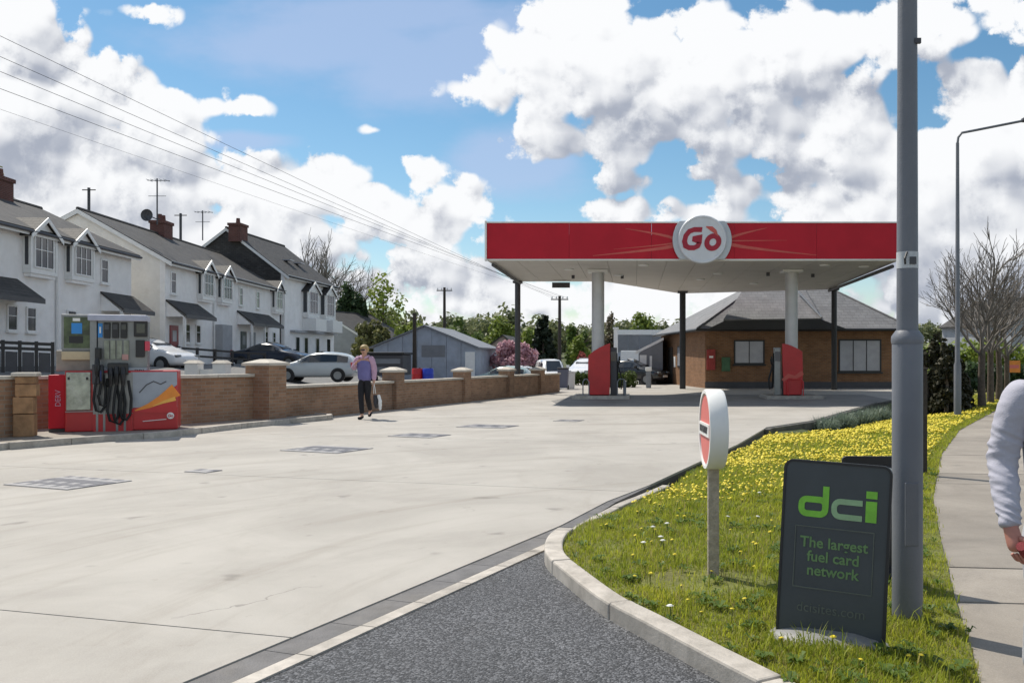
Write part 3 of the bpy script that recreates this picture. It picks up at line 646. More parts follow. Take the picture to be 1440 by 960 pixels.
# round badge
bd = MB(); rr = 1.0
arc = [(bx-2+rr*math.cos(a), bz+rr*math.sin(a)) for a in np.linspace(0, 2*PI, 64, endpoint=False)]
lo, hi = ZH(365.5, CYF)-bz, ZH(311.5, CYF)-bz
arc = [(x, bz+min(hi, max(lo, z-bz))) for x, z in arc]
M_BADGE = mat('badge_white', (.62, .64, .68), .4, .05, 3); M_BADGE2 = mat('badge_grey_rim', (.50, .53, .57), .4, .05, 3)
sgn = bd.prism(arc, CYF-36-.16, CYF-36-.02, 'y').build('badge_backing', M_BADGE2, can, bevel=.02)
MB().lathe([(.80, .16), (.82, .25), (.79, .30), (.74, .30), (.72, .285), (.001, .285)], 64, (bx-2, CYF-36, bz), 'y').build('badge', M_BADGE, can, smooth=35)
def letter_G(mb, cx, cz, s, y0, y1, w):
    pts = [(cx+.62*s, cz+.98*s), (cx-.1*s, cz+.98*s), (cx-.55*s, cz+.82*s), (cx-.82*s, cz+.42*s), (cx-.88*s, cz-.1*s), (cx-.72*s, cz-.55*s), (cx-.35*s, cz-.72*s), (cx+.1*s, cz-.72*s), (cx+.42*s, cz-.55*s), (cx+.52*s, cz-.2*s), (cx+.52*s, cz+.12*s), (cx-.18*s, cz+.12*s)]
    mb.ribbon(pts, w, y0, y1)
def letter_O(mb, cx, cz, rx, rz, y0, y1, w):
    mb.ribbon([(cx+rx*math.cos(a), cz+rz*math.sin(a)) for a in np.linspace(0, 2*PI, 28, endpoint=False)], w, y0, y1, True)
lt = MB(); letter_G(lt, bx-2-.28, bz-.03, .36, CYF-36-.30, CYF-36-.283, .165); letter_O(lt, bx-2+.36, bz-.10, .20, .21, CYF-36-.30, CYF-36-.283, .17)
lt.v = [(p[0]+.13*(p[2]-bz), p[1], p[2]) for p in lt.v]; lt.build('badge_lettering', mat('badge_dark_red', (.36, .008, .03), .45, .05), can)
MB().ribbon([(bx-2+.12, bz+.42), (bx-2+.30, bz+.36), (bx-2+.42, bz+.26), (bx-2+.52, bz+.10)], [.03, .15, .13, .02], CYF-36-.302, CYF-36-.29).build('badge_leaf', M_SWOOSH, can)
# columns
for px, Y, r, m in ((841, 33.3, .235, M_SILVER), (1113, 33.3, .235, M_SILVER), (728, 37.9, .12, M_DARK), (960, 43.6, .15, M_BLACK), (1173, 41.9, .13, M_BLACK)):
    MB().lathe([(r, 0.0), (r, SOF-.002)], 24, loc((XU(px, Y), Y, 0))).build('column', m, can, smooth=40)
    MB().box(loc((XU(px, Y), Y, SOF-.05)), (r*3.2, r*3.2, .09)).build('column_head', M_WHITE if r > .2 else M_DARK, can, bevel=.01)
for (px, py) in ((800, 378), (905, 372), (1010, 384), (1160, 372), (1215, 374), (985, 392), (1060, 398), (870, 386)):
    Y = F*(CAM_Z-SOF)/(py-CY); MB().lathe([(.17, -.05), (.19, -.02), (.19, -.003)], 14, loc((XU(px, Y), Y, SOF))).build('soffit_lamp', M_WHITE2, can, smooth=40)
for (px, py) in ((806, 387), (875, 387), (1080, 383), (1143, 385)):
    Y = F*(CAM_Z-SOF)/(py-CY); MB().box(loc((XU(px, Y), Y, SOF-.07)), (.12, .12, .13)).build('camera_box', M_DARK, can)
MB().box(loc((XU(789, 37.6), 37.6, SOF-.20)), (.75, .12, .22)).build('height_plate', M_DARK, can)
gx = XU(705, 33); MB().tube([loc((-4.85, 30.5, SOF-.10)), loc((-4.85, 37.8, SOF-.10))], .06, 8).build('gutter_pipe', M_DARK, can, smooth=40)
MB().tube([loc((9.0, 31, SOF-.10)), loc((9.2, 42, SOF-.10))], .07, 8).build('gutter_pipe', M_DARK, can, smooth=40)

# ------------------------------------------------------------------ pump islands and the two dispensers under the canopy
for px, lab in ((846, 'concrete pump island under the left half of the canopy'), (1112, 'concrete pump island under the right half of the canopy')):
    x = XU(px, 33.2); isl = thing('pump_island', lab, 'pump island', (x, 33.2, 0), 0, 'pump islands under the canopy')
    MB().b2(-1.05, 1.05, -1.0, 1.1, -.05, .12).build('plinth', M_KERB, isl, bevel=.03)
    MB().b2(-.9, .9, -.85, .95, .123, .13).build('paved_top', M_PAVE, isl)
def dispenser(px, lab, flip, wave):
    x = XU(px, 32.7); o = thing('fuel_dispenser', lab, 'fuel pump', (x, 32.75, .13), 0, 'fuel dispensers under the canopy')
    s = -1 if flip else 1
    prof = [(-.36, .02), (.38, .02), (.40, .6), (.40, 1.92), (.2, 1.84), (0, 1.74), (-.2, 1.62), (-.40, 1.46), (-.41, .9), (-.40, .4)] if not flip else [(-.33, .02), (.34, .02), (.37, .5), (.38, 1.0), (.36, 1.60), (.2, 1.70), (0, 1.80), (-.2, 1.87), (-.38, 1.90), (-.37, 1.2), (-.34, .6)]
    MB().prism(prof, -.30, -.18, 'y').build('red_cladding', M_RED2, o, bevel=.02)
    if wave: MB().ribbon([(-.37, .55), (-.15, .72), (.1, .66), (.37, .84)], [.10, .14, .12, .16], -.306, -.299).build('printed_wave', M_SWOOSH, o)
    MB().b2(-.34, .34, -.17, .17, .0, 1.5).build('cabinet', M_DARK, o, bevel=.02)
    hx = s*.52
    MB().b2(hx-.12, hx+.12, -.12, .18, .0, 1.75).build('nozzle_tower', M_PANEL if flip else M_DARK, o, bevel=.02)
    for k in range(2):
        nz = 1.15-.1*k; MB().tube([(hx+s*.14, -.05+.16*k, nz), (hx+s*.2, -.05+.16*k, nz+.12), (hx+s*.22, -.05+.16*k, nz+.28)], .03, 7).build('nozzle', M_BLACK, o, smooth=50)
        MB().tube([(hx+s*.16, -.05+.16*k, 1.1), (hx+s*.3, -.05+.16*k, .6), (hx+s*.28, -.05+.16*k, .22), (hx+s*.16, -.05+.16*k, .3), (hx+s*.12, -.05+.16*k, 1.55)], .022, 7).build('hose', M_BLACKR, o, smooth=50)
    MB().b2(hx-.1, hx+.1, -.13, -.121, 1.25, 1.6).build('display', M_GLASS, o)
    return o
dispenser(843, 'red clad fuel dispenser by the left silver column, slanted top rising right', False, False)
dispenser(1113, 'red clad fuel dispenser by the right silver column with a pale wave print', True, True)
def hoop(px, Y, w, m, lab):
    o = MB().tube([(-w/2, 0, 0), (-w/2, 0, .50), (-w/2+.07, 0, .60), (w/2-.07, 0, .60), (w/2, 0, .50), (w/2, 0, 0)], .022, 8).build('hoop_barrier', m, None, smooth=50)
    o.location = (XU(px, Y), Y, .125); tag(o, lab, 'barrier', 'hoop guards on the pump islands')
hoop(824, 32.45, .22, M_STEEL, 'grey hoop guard left of the left red fuel dispenser'); hoop(874, 32.45, .3, M_STEEL, 'grey hoop guard right of the left red fuel dispenser')
hoop(1119, 32.3, .55, M_RED2, 'red hoop guard in front of the right red fuel dispenser')
bo = MB().tube([(0, 0, 0), (0, 0, .55)], .05, 10).build('bollard', M_STEEL, None, smooth=50); bo.location = (XU(878, 32.6), 32.6, .125); tag(bo, 'short grey bollard at the corner of the left pump island', 'bollard')

# ------------------------------------------------------------------ windows, used by shop and houses (front looks to -y of the host)
def window(parent, x0, x1, z0, z1, y, cols=2, rows=1, fm=None, gm=None, fw=.05, sill=True, deep=.06, top=None):
    fm = fm or M_WHITE2; gm = gm or M_GLASS
    mb = MB().b2(x0, x0+fw, y-deep, y, z0, z1).b2(x1-fw, x1, y-deep, y, z0, z1).b2(x0+fw, x1-fw, y-deep, y, z0, z0+fw).b2(x0+fw, x1-fw, y-deep, y, z1-fw, z1)
    w = mb.build('window', fm, parent)
    hs = [z0+fw+(z1-z0-2*fw)*k/rows for k in range(rows+1)] if top is None else [z0+fw, z1-fw-top*(z1-z0), z1-fw]
    for i in range(cols):
        a, b = x0+fw+(x1-x0-2*fw)*i/cols, x0+fw+(x1-x0-2*fw)*(i+1)/cols
        for j in range(len(hs)-1):
            MB().b2(a+(.018 if i else 0), b-(.018 if i < cols-1 else 0), y-deep*.5, y-.004, hs[j]+(.015 if j else 0), hs[j+1]-(.015 if j < len(hs)-2 else 0)).build('pane', gm, w)
    for i in range(1, cols):
        a = x0+fw+(x1-x0-2*fw)*i/cols; MB().b2(a-.017, a+.017, y-deep+.003, y-.002, z0+fw, z1-fw).build('mullion', fm, w)
    for h in hs[1:-1]: MB().b2(x0+fw, x1-fw, y-deep+.006, y-.002, h-.014, h+.014).build('transom', fm, w)
    if sill: MB().b2(x0-.06, x1+.06, y-.12, y+.0, z0-.07, z0-.003).build('sill', fm, w)
    return w

# ------------------------------------------------------------------ forecourt shop
SH = Vector((3.56, 44.5, 0)); shop = thing('brick_shop', 'orange brick forecourt shop with hipped grey roof behind the canopy', 'shop', SH)
EV = 2.95; WL = 9.75
lv = Vector((1.67-3.56, 55-44.5)); lvn = lv.normalized(); BK = lv.length
def shop_wall():
    a = math.atan2(lvn.y, lvn.x)
    MB().prism([(0, 0), (WL, 0), (WL, .25), (.26, .25)], -.1, EV).build('wall', M_BRICKS, shop)
    MB().prism([(-.004, .003), (.25, .26), (lv.x+.25, lv.y), (lv.x, lv.y)], -.1, EV).build('wall', M_BRICKS, shop)
    MB().prism([(lv.x+.003, lv.y+.003), (WL, lv.y+.003), (WL, lv.y+.25), (lv.x, lv.y+.25)], -.1, EV).build('wall', M_BRICKS, shop)
    MB().b2(WL-.25, WL-.003, .256, lv.y, -.1, EV).build('wall', M_BRICKS, shop)
    MB().b2(-.02, WL+.02, -.03, -.003, -.1, .32).build('plinth_course', M_DARK, shop)
shop_wall()
A_, B_, C_, D_ = (-.45, -.55, EV), (WL+.5, -.55, EV), (WL+.5, lv.y+.5, EV), (lv.x-.5, lv.y+.5, EV)
RZ = EV+3.3; E1, E2 = (4.2, 5.0, RZ), (5.6, 5.0, RZ)
def solid_plane(name, pts, th, m):
    a, b, c = Vector(pts[0]), Vector(pts[1]), Vector(pts[2]); n = (b-a).cross(c-a).normalized()
    if n.z < 0: n = -n; 
    k = len(pts); low = [tuple(Vector(p)-n*th) for p in pts]
    return MB().add(list(map(tuple, pts))+low, [tuple(range(k)), tuple(range(2*k-1, k-1, -1))]+[(i, k+i, k+(i+1) % k, (i+1) % k) for i in range(k)]).build(name, m, shop)
solid_plane('roof', [A_, B_, E2, E1], .06, M_SLATE2); solid_plane('roof', [B_, C_, E2], .06, M_SLATE2)
solid_plane('roof', [D_, A_, E1], .06, M_SLATE2); solid_plane('roof', [C_, D_, E1, E2], .06, M_SLATE2)
MB().prism([(-.35, -.5), (WL+.45, -.5), (WL+.45, lv.y+.4), (lv.x-.4, lv.y+.4)], EV-.075, EV-.07+.0).build('soffit_board', M_DARK, shop)
for a, b in ((A_, B_), (B_, C_), (D_, A_)):
    MB().tube([(a[0], a[1], EV-.04), (b[0], b[1], EV-.04)], .07, 8).build('gutter', M_BLACK, shop, smooth=50)
for a, b in ((A_, E1), (B_, E2)): MB().tube([Vector(a)+Vector((0, 0, .03)), Vector(b)+Vector((0, 0, .0))], .05, 6).build('hip_tiles', M_SLATE2, shop, smooth=50)
# raised middle of the eaves with its dark fascia
MB().prism([(.0, EV-.03), (6.9, EV-.03), (5.55, EV+.47), (.9, EV+.40)], -.95, -.72, 'y').build('dark_fascia', M_BLACK, shop)
mid = [(.80, -.98, EV+.44), (5.62, -.98, EV+.51), (5.3, 4.0, RZ-.2), (2.9, 4.0, RZ-.2)]
solid_plane('roof', mid, .08, M_SLATE2)
MB().tube([(5.62, -.98, EV+.54), (4.85, 1.6, RZ-1.2)], .05, 6).build('verge_trim', M_PANEL, shop)
def sx(px): return XU(px, 44.5)-SH.x
def sz(py): return ZH(py, 44.5)
window(shop, sx(1032), sx(1075), sz(512), sz(478), -.005, 2, 1, M_BLACK, M_GLASSB, .07)
window(shop, sx(1179), sx(1239), sz(523), sz(477), -.005, 3, 1, M_BLACK, M_GLASSB, .07)
# things on the sunlit left wall: door, window, notice  (local frame turned onto that wall)
side = shop
def on_side(mb_fn, name, m):
    o = mb_fn(MB()).build(name, m, shop); a = math.atan2(-lvn.y, -lvn.x)
    o.data.transform(Matrix.Translation((lv.x, lv.y, 0)) @ Matrix.Rotation(a, 4, 'Z')); return o
on_side(lambda m: m.b2(2.2, 3.3, -.06, -.003, 0, 2.15), 'door', M_TIMBERD); on_side(lambda m: m.b2(4.6, 6.3, -.05, -.003, 1.0, 2.2), 'window', M_BLACK)
on_side(lambda m: m.b2(4.7, 5.42, -.06, -.052, 1.08, 2.12), 'pane', M_GLASSB); on_side(lambda m: m.b2(5.48, 6.2, -.06, -.052, 1.08, 2.12), 'pane', M_GLASSB)
on_side(lambda m: m.b2(3.6, 4.0, -.04, -.003, 1.0, 1.6), 'notice', M_WHITE)
def wallbox(name, px0, px1, py0, py1, m, lab, cat, d=.2):
    o = thing(name, lab, cat, (XU((px0+px1)/2, 44.3), 44.5-.035, ZH(py1, 44.3))); w = (px1-px0)*44.3/F; h = (py1-py0)*44.3/F
    MB().b2(-w/2, w/2, -d, 0, 0, h).build('case', m, o, bevel=.02); MB().b2(-w*.38, w*.38, -d-.012, -d-.001, h*.1, h*.8).build('door', m, o, bevel=.008); return o
fb = wallbox('fire_point', 994, 1006, 491, 520, mat('dull_red', (.30, .03, .025), .5), 'dull red fire point cabinet on the shop wall left of the small window', 'fire point')
MB().b2(-.1, .1, -.215, -.213, .6, .7).build('label', M_WHITE, fb)
wallbox('wall_cabinet', 1015, 1027, 502, 522, mat('dull_green', (.05, .13, .06), .5), 'dark green cabinet on the shop wall beside the small window', 'cabinet', .15)

# ------------------------------------------------------------------ boundary wall: panels, copings, piers, kerbed base
PY = {}
def wall_point(px):
    r = (px-CX)/F; Y = (-8.08-.26*21.4)/(r-.26); return Vector((r*Y, Y)), Y
wd_ang = math.atan2(WDIR.y, WDIR.x)
def to_wall(p): return (Vector(p)-WALL0).dot(WDIR)
bw = thing('boundary_wall', 'long low brick boundary wall with pale coping and square piers', 'wall', (WALL0.x, WALL0.y, 0), wd_ang)
# local x runs along the wall away from the camera, local -y faces the forecourt
def wall_panel(s0, s1, z0, z1, th=.225):
    MB().b2(s0+.002, s1-.002, 0, th, z0, z1-.07).build('brickwork', M_BRICK, bw)
    n = max(1, round((s1-s0)/.9)); L = (s1-s0)/n
    mc = None
    for i in range(n):
        MB().b2(s0+i*L+.004, s0+(i+1)*L-.004, -.06, th+.06, z1-.068+random.uniform(0, .004), z1+random.uniform(-.004, .004)).build('coping_stone', M_COPE, bw, bevel=.012)
def pier(px, w, z1, m=None):
    s = to_wall(wall_point(px)[0]); 
    MB().b2(s-w/2, s+w/2, -w/2+.11, w/2+.11, -.05, z1-.10).build('pier', m or M_BRICK, bw)
    MB().box((s, .11, z1-.065), (w+.12, w+.12, .066)).build('pier_cap', M_COPE, bw, bevel=.01)
    MB().box((s, .11, z1+.012), (w+.10, w+.10, .085), taper=(.25, .25)).build('pier_cap', M_COPE, bw, bevel=.01)
    return s, w
ps = {}
for px, w, z in ((380, .62, 1.40), (558, .46, 1.17), (654, .46, 1.12), (716, .46, 1.1), (760, .46, 1.08)): ps[px] = pier(px, w, z)
s_end = to_wall(wall_point(787)[0])
w380 = ps[380]
NW = lambda Y: Vector((-10.84+.464*(Y-15.4), Y))                # the wall before the big pier runs at its own angle
def panel2(p0, p1, z0, z1, th=.225, m=None):
    a2 = math.atan2(p1.y-p0.y, p1.x-p0.x); L = (p1-p0).length; M_ = bw.matrix_basis.inverted() @ Matrix.Translation((p0.x, p0.y, 0)) @ Matrix.Rotation(a2, 4, 'Z')
    obs = [MB().b2(.002, L-.002, 0, th, z0, z1-.07).build('brickwork', M_BRICK, bw)]; n = max(1, round(L/.95))
    for i in range(n): obs.append(MB().b2(i*L/n+.004, (i+1)*L/n-.004, -.06, th+.06, z1-.068, z1+random.uniform(-.004, .004)).build('coping_stone', M_COPE, bw, bevel=.012))
    for o in obs: o.data.transform(M_)
panel2(NW(4.0), NW(15.52), -.05, 1.165); panel2(NW(18.35), NW(20.15), -.05, 1.12)
back_ = Vector((-.907, .421))*1.35; panel2(NW(15.3)+back_, NW(18.6)+back_, -.05, 1.13)
seq = [(380, 558, .83), (558, 654, .83), (654, 716, .84), (716, 760, .84)]
for a, b, z in seq: wall_panel(ps[a][0]+ps[a][1]/2, ps[b][0]-ps[b][1]/2, -.05, z)
wall_panel(ps[760][0]+.23, s_end, -.05, .84)
# rough pier left of the pump, four stones coloured a sunlit orange
sp = thing('stone_pier', 'rough stone pier with sunlit orange painted in, in the wall left of the fuel pump', 'pier', (XU(37, 15.55), 15.55, .10), R(22))
zz = 0
for i, h in enumerate((.40, .30, .22, .13)):
    MB().box((random.uniform(-.02, .02), 0, zz+h/2), (.30+random.uniform(-.02, .02), .3, h-.012)).build('stone', M_STONE, sp, bevel=.014); zz += h
MB().b2(-.19, .19, -.19, .19, zz, zz+.07).build('capstone', M_COPE, sp, bevel=.02)
# kerbed concrete platform at the wall's foot
plat = struct(bpy.data.objects.new('wall_platform', None)); C.objects.link(plat)
PK = [(-14.3, .6), (-10.4, 13.4), (-10.05, 14.3), (-9.4, 15.55), (-8.78, 16.45), (-8.55, 17.3), (-8.2, 18.9), (-7.55, 20.7), (-7.34, 21.35), (-7.6, 21.9), (-8.0, 22.1)]
bm_obj(tri_prism([(p[0]-.07, p[1]) for p in PK]+[(-8.12, 22.0), (-8.45, 20.3), (-10.2, 18.9), (-12.2, 16.2), (-16.5, 4.0), (-17.0, .6)], -.1, .105), 'platform_concrete', M_PAVE, plat)
kerb_run(resample([(p[0], p[1]) for p in PK], .1), .13, -.2, .115, 9, plat, M_KERB)

# ------------------------------------------------------------------ the big fuel pump by the wall
PU = Vector((-10.52, 16.35, .11)); pa = R(23)
pump = thing('forecourt_fuel_pump', 'wide multi hose fuel pump with red and orange base by the brick wall', 'fuel pump', PU, pa)
def Q(px, py):                                                   # photo point -> (along, up) on the pump's front
    r = (px-CX)/F; s = (PU.x-r*PU.y)/(r*math.sin(pa)-math.cos(pa)); Y = PU.y+s*math.sin(pa); return s, CAM_Z-(py-CY)*Y/F-PU.z
s0, s1 = Q(91, 600)[0], Q(250, 600)[0]; ztop = Q(250, 521)[1]; D = .72
def pbox(name, a, b, y0, y1, m, bevel=.012): # a, b are photo corners
    A, B = Q(*a), Q(*b); return MB().b2(A[0], B[0], y0, y1, min(A[1], B[1]), max(A[1], B[1])).build(name, m, pump, bevel=bevel)
zm = Q(100, 577)[1]
MB().b2(s0, s1, 0, D, 0, Q(170, 521)[1]).build('base_cabinet', M_RED2, pump, bevel=.02)
MB().b2(Q(66, 600)[0], s0-.003, .10, D-.1, .06, Q(78, 527)[1]).build('end_cabinet', M_RED, pump, bevel=.015)
lettering('DERV', .125, M_PINK, pump, ((Q(66, 600)[0]+s0)/2+.02, .094, .62), 'lettering', .006, roty=-PI/2)
MB().b2(Q(66, 600)[0], s0-.006, .14, D-.15, 0, .055).build('plinth', M_DARK, pump)
pp = pbox('service_panel', (93, 577), (128, 523), -.03, -.002, mat('reflective_panel', (.33, .36, .31), .25, .35, 6, metal=.5, stain=(.45, .47, .46, .7), stain_s=5))
pbox('panel_trim', (92, 579.4), (138, 577.2), -.035, -.002, M_PANEL, 0)
for q in (97, 123): pbox('lock', (q-1.5, 534), (q+1.5, 530), -.045, -.031, M_BLACK, 0)
# blue grey panel with flame shaped print on the right
A, B = Q(188, 578), Q(249, 523)
MB().b2(Q(184, 600)[0], s1-.01, -.012, -.002, Q(188, 573)[1], Q(188, 523)[1]).build('side_panel', M_GREYP, pump)
fl = [Q(x, y) for x, y in ((184, 575), (203, 571), (220, 563), (236, 551), (249, 541))]
lowr = [Q(249, 580), Q(184, 580)]
MB().prism([lowr[1], lowr[0]]+[q for q in reversed(fl)], -.022, -.0125, 'y').build('red_print', M_RED2, pump)
MB().ribbon([Q(x, y) for x, y in ((190, 577), (210, 570), (226, 562), (240, 553), (248, 548))], [.02, .09, .15, .21, .26], -.028, -.0225).build('orange_print', M_ORANGE, pump)
MB().ribbon([Q(x, y) for x, y in ((215, 571), (230, 565), (247, 560))], [.01, .05, .08], -.031, -.0285).build('orange_print', mat('yellow_print', (.85, .45, .08), .4), pump)
MB().ribbon([Q(x, y) for x, y in ((196, 552), (206, 541), (216, 536), (226, 540), (234, 536))], .02, -.018, -.0125).build('line_print', M_DARK, pump)
MB().lathe([(.062, .0), (.062, .008)], 20, (Q(240, 584)[0], -.024, Q(240, 584)[1]), 'y').build('round_sticker', M_WHITE, pump)
g_ = MB(); gx_, gz_ = Q(240, 584); letter_G(g_, gx_-.015, gz_-.003, .028, -.036, -.0325, .011); letter_O(g_, gx_+.027, gz_-.008, .014, .016, -.036, -.0325, .010); g_.build('sticker_lettering', M_RED2, pump)
MB().ribbon([Q(201, 592), Q(234, 589)], .012, -.024, -.002).build('line_print', M_WHITE, pump)
# bay with hoses
pbox('hose_bay', (131, 606), (187, 524), -.02, -.002, M_PANEL, 0)
pbox('hose_bay_foot', (131, 607), (187, 581), -.035, -.021, M_RED2, 0)
for q in (137, 147, 165, 176): pbox('hose_guide', (q-1.6, 606), (q+1.6, 545), -.04, -.0215, M_PANEL, 0)
# upper works
yb = .16
pbox('left_pillar', (124, 520), (134, 448), yb, yb+.42, M_PANEL)
pbox('canopy_head', (122, 450.5), (206, 443), yb-.1, yb+.5, mat('pale_lilac_panel', (.40, .42, .52), .4, .1, 5), .02)
pbox('upper_body', (134.4, 523), (206, 451), yb+.04, yb+.40, M_PANEL)
for q in (148.5, 160.5, 172.5):
    d = pbox('display', (q-4.6, 475), (q+4.6, 453), yb-.02, yb+.038, M_BLACK, .008)
    A, B = Q(q-3.2, 463), Q(q+3.2, 456); MB().b2(A[0], B[0], yb-.026, yb-.021, A[1], B[1]).build('screen', M_GLASS, d)
for q in (148, 157, 166, 176): pbox('price_flap', (q-3.6, 505), (q+3.6, 478), yb+.0, yb+.038, mat('olive_grey_flap', (.24, .26, .21), .3, .3, 9, metal=.3), .004)
pbox('blue_sticker', (135.5, 474), (142, 454), yb+.02, yb+.038, M_BLUE, 0); pbox('sticker_mark', (137.6, 468), (139.8, 459), yb+.014, yb+.0195, M_WHITE, 0)
pbox('pay_terminal', (187, 473), (206.5, 451.5), yb-.06, yb+.038, M_BLACK, .012); pbox('card_slot', (189.5, 502), (202, 478), yb-.04, yb+.038, M_BLACK, .01)
A, B = Q(191, 468), Q(203, 455); MB().b2(A[0], B[0], yb-.068, yb-.061, A[1], B[1]).build('screen', M_GLASS, pump)
pbox('red_reader', (202.5, 493), (209.5, 479.5), yb-.05, yb+.038, mat('reader_red', (.6, .06, .10), .4), .01)
pbox('pink_notice', (170, 506), (179, 498), yb-.012, yb-.001, mat('faded_pink', (.55, .30, .27), .5), 0)
pbox('lower_sill', (134.4, 527), (206, 517), yb-.12, yb+.039, M_GREYP, .01)
pbox('poster_frame', (82, 492), (127, 441.5), yb+.10, yb+.30, M_PANEL, .012)
po = pbox('poster', (86, 489), (123.6, 445), yb+.085, yb+.097, M_POSTG, 0)
for (x, y, rx, rz_, m) in ((104.5, 461, 9.0, 10.5, M_BLUE), (104, 448.6, 6.2, 3.0, M_WHITE), (103.5, 477, 12, 7, M_BLACK)):
    qx, qz = Q(x, y); k = 16.8/F; MB().prism([(qx+rx*k*math.cos(a), qz+rz_*k*math.sin(a)) for a in np.linspace(PI/4, 2*PI+PI/4, 4, endpoint=False)], yb+.076+.002*rx/4, yb+.0845, 'y').build('poster_print', m, po)
pbox('ticket_shelf', (74, 522), (127, 492.5), yb+.12, yb+.4, mat('taupe_panel', (.30, .27, .23), .5, .15, 5), .015); pbox('beige_plate', (83, 506), (124, 494), yb+.05, yb+.118, M_BEIGE, .01)
pbox('inner_post', (134, 505), (141, 489), -.06, yb, M_BLACK, .01)
# nozzles and hoses: four
def nozzle(q, top, bot, col):
    x = Q(q, 515)[0]; zt = Q(q, top)[1]
    n = MB().tube([(x, -.04, zt-.02), (x, -.10, zt+.03), (x+.005, -.15, zt-.10), (x, -.12, zt-.28)], [.03, .04, .045, .032], 8).build('nozzle', M_BLACK, pump, smooth=50)
    MB().tube([(x, -.11, zt-.02), (x, -.20, zt-.08), (x, -.19, zt-.2), (x, -.13, zt-.26)], .012, 6).build('guard', col, n, smooth=50)
    zb = Q(q, bot)[1]; w = .085
    MB().tube([(x, -.12, zt-.26), (x-.03, -.15, zt-.5), (x-.05, -.16, zb+.22), (x-.01, -.15, zb+.03), (x+.06, -.14, zb), (x+.12, -.12, zb+.1), (x+.135, -.10, zb+.4), (x+.10, -.06, zt-.35), (x+.08, -.02, zt-.2)], .023, 8).build('hose', M_BLACKR, pump, smooth=50)
M_NB = mat('navy_plastic', (.03, .05, .16), .5)
nozzle(138, 508, 579, M_BLACK); nozzle(144, 517, 571, M_NB); nozzle(157, 521, 593, M_BLACK); nozzle(165, 519, 596, M_BLACKR); nozzle(174, 520, 590, M_BLACK)
pbox('nozzle_hood', (131, 540), (141, 512), -.14, -.021, M_DARK, .02); pbox('nozzle_hood', (152, 527), (181, 510), -.10, -.021, M_BLACK, .02)
lettering('DP1', .10, M_BLACK, pump, (Q(196, 522)[0], yb-.125, Q(196, 522)[1]), 'lettering', .004)

# ------------------------------------------------------------------ concrete ledge where the forecourt stands above the grass
led = thing('retaining_edge', 'dark low retaining edge holding the forecourt above the dandelions', 'retaining wall', (2.8, 18.8, 0))
for i, (a, b) in enumerate(zip(EDGE[5:-1], EDGE[6:])):
    a, b = Vector(a), Vector(b); n_ = max(1, round((b-a).length/1.4)); d = (b-a)/n_; nn = Vector((d.y, -d.x)).normalized()
    for k in range(n_):
        p, q = a+d*k, a+d*(k+1)-d.normalized()*.012
        MB().prism([tuple(Vector(v)-Vector((2.8, 18.8))) for v in (p+nn*.004, p+nn*(.10+random.uniform(0, .03)), q+nn*(.10+random.uniform(0, .03)), q+nn*.004)], -.9, -.01+random.uniform(-.012, .0)).build('edge_block', mat('shaded_edge_concrete', (.10, .095, .085), .95, .35, 5, .6, 30), led, bevel=.015)  # dark base colour carries the shade of the face towards the grass

# ------------------------------------------------------------------ signs and posts in front
# round no entry sign on a post
ns = thing('no_entry_sign', 'round drum shaped red and white no entry sign on a timber post', 'sign', (*G(1003, 813, .06), .0), R(-86))
NY = ns.location.y; k_ = NY/F
hz = ZH(603, NY); rad = 56*k_*1.0
zb_ = verge_z(ns.location.x, ns.location.y); ns.location.z = zb_-.02; hz -= ns.location.z
MB().b2(-.022, .022, -.035, .035, 0, hz-rad*.6).build('post', M_TIMBER, ns, bevel=.004)
dp = .115
MB().lathe([(rad*.97, -dp/2), (rad, -dp/2+.012), (rad, dp/2-.012), (rad*.985, dp/2), (rad*.90, dp/2), (rad*.89, dp/2-.02), (.001, dp/2-.02)], 48, (0, 0, hz), 'y').build('drum', M_WHITE, ns, smooth=35)
MB().lathe([(rad*.86, .0), (rad*.86, .006)], 40, (0, -dp/2+.0135, hz), 'y').build('red_face', M_SIGNRED, ns)
MB().b2(-rad*.78, rad*.78, -dp/2-.003, -dp/2+.006, hz-rad*.16, hz+rad*.16).build('white_bar', M_WHITE, ns)
lettering('NO ENTRY', .062, M_DARK, ns, (0, -dp/2-.006, hz), 'lettering', .003, bold=.001)

# charcoal fuel card board on its rocking base, its right edge turned towards the camera
bp = Vector((*G(1166, 900, .07), 0)); bp.z = verge_z(bp.x, bp.y)-.02
bs = thing('pavement_sign', 'charcoal fuel card board with green lettering leaning beside the lamp post', 'sign', bp, R(-22))
by = bp.y; k_ = by/F; bW, bH = 141*k_/.93, 253*k_
def rounded(w, z0, z1, r, n=6):
    pts = []
    for cx_, cz_, a0 in ((w/2-r, z1-r, 0), (-w/2+r, z1-r, PI/2)):
        pts += [(cx_+r*math.cos(a0+PI/2*i/n), cz_+r*math.sin(a0+PI/2*i/n)) for i in range(n+1)]
    return [(-w/2, z0)]+[(w/2, z0)]+pts
def leanmat(o, tilt=R(-4.0), roll=R(2.2)):
    o.data.transform(Matrix.Rotation(roll, 4, 'Y') @ Matrix.Rotation(tilt, 4, 'X')); return o
leanmat(MB().prism(rounded(bW, .0, bH, .045), -.012, .012, 'y').build('board', M_SIGN, bs, bevel=.004))
leanmat(MB().ribbon(rounded(bW-.012, .006, bH-.006, .041), .012, -.018, -.0125, True).build('edge_frame', M_BLACK, bs))
ym0, ym1 = -.0165, -.0125
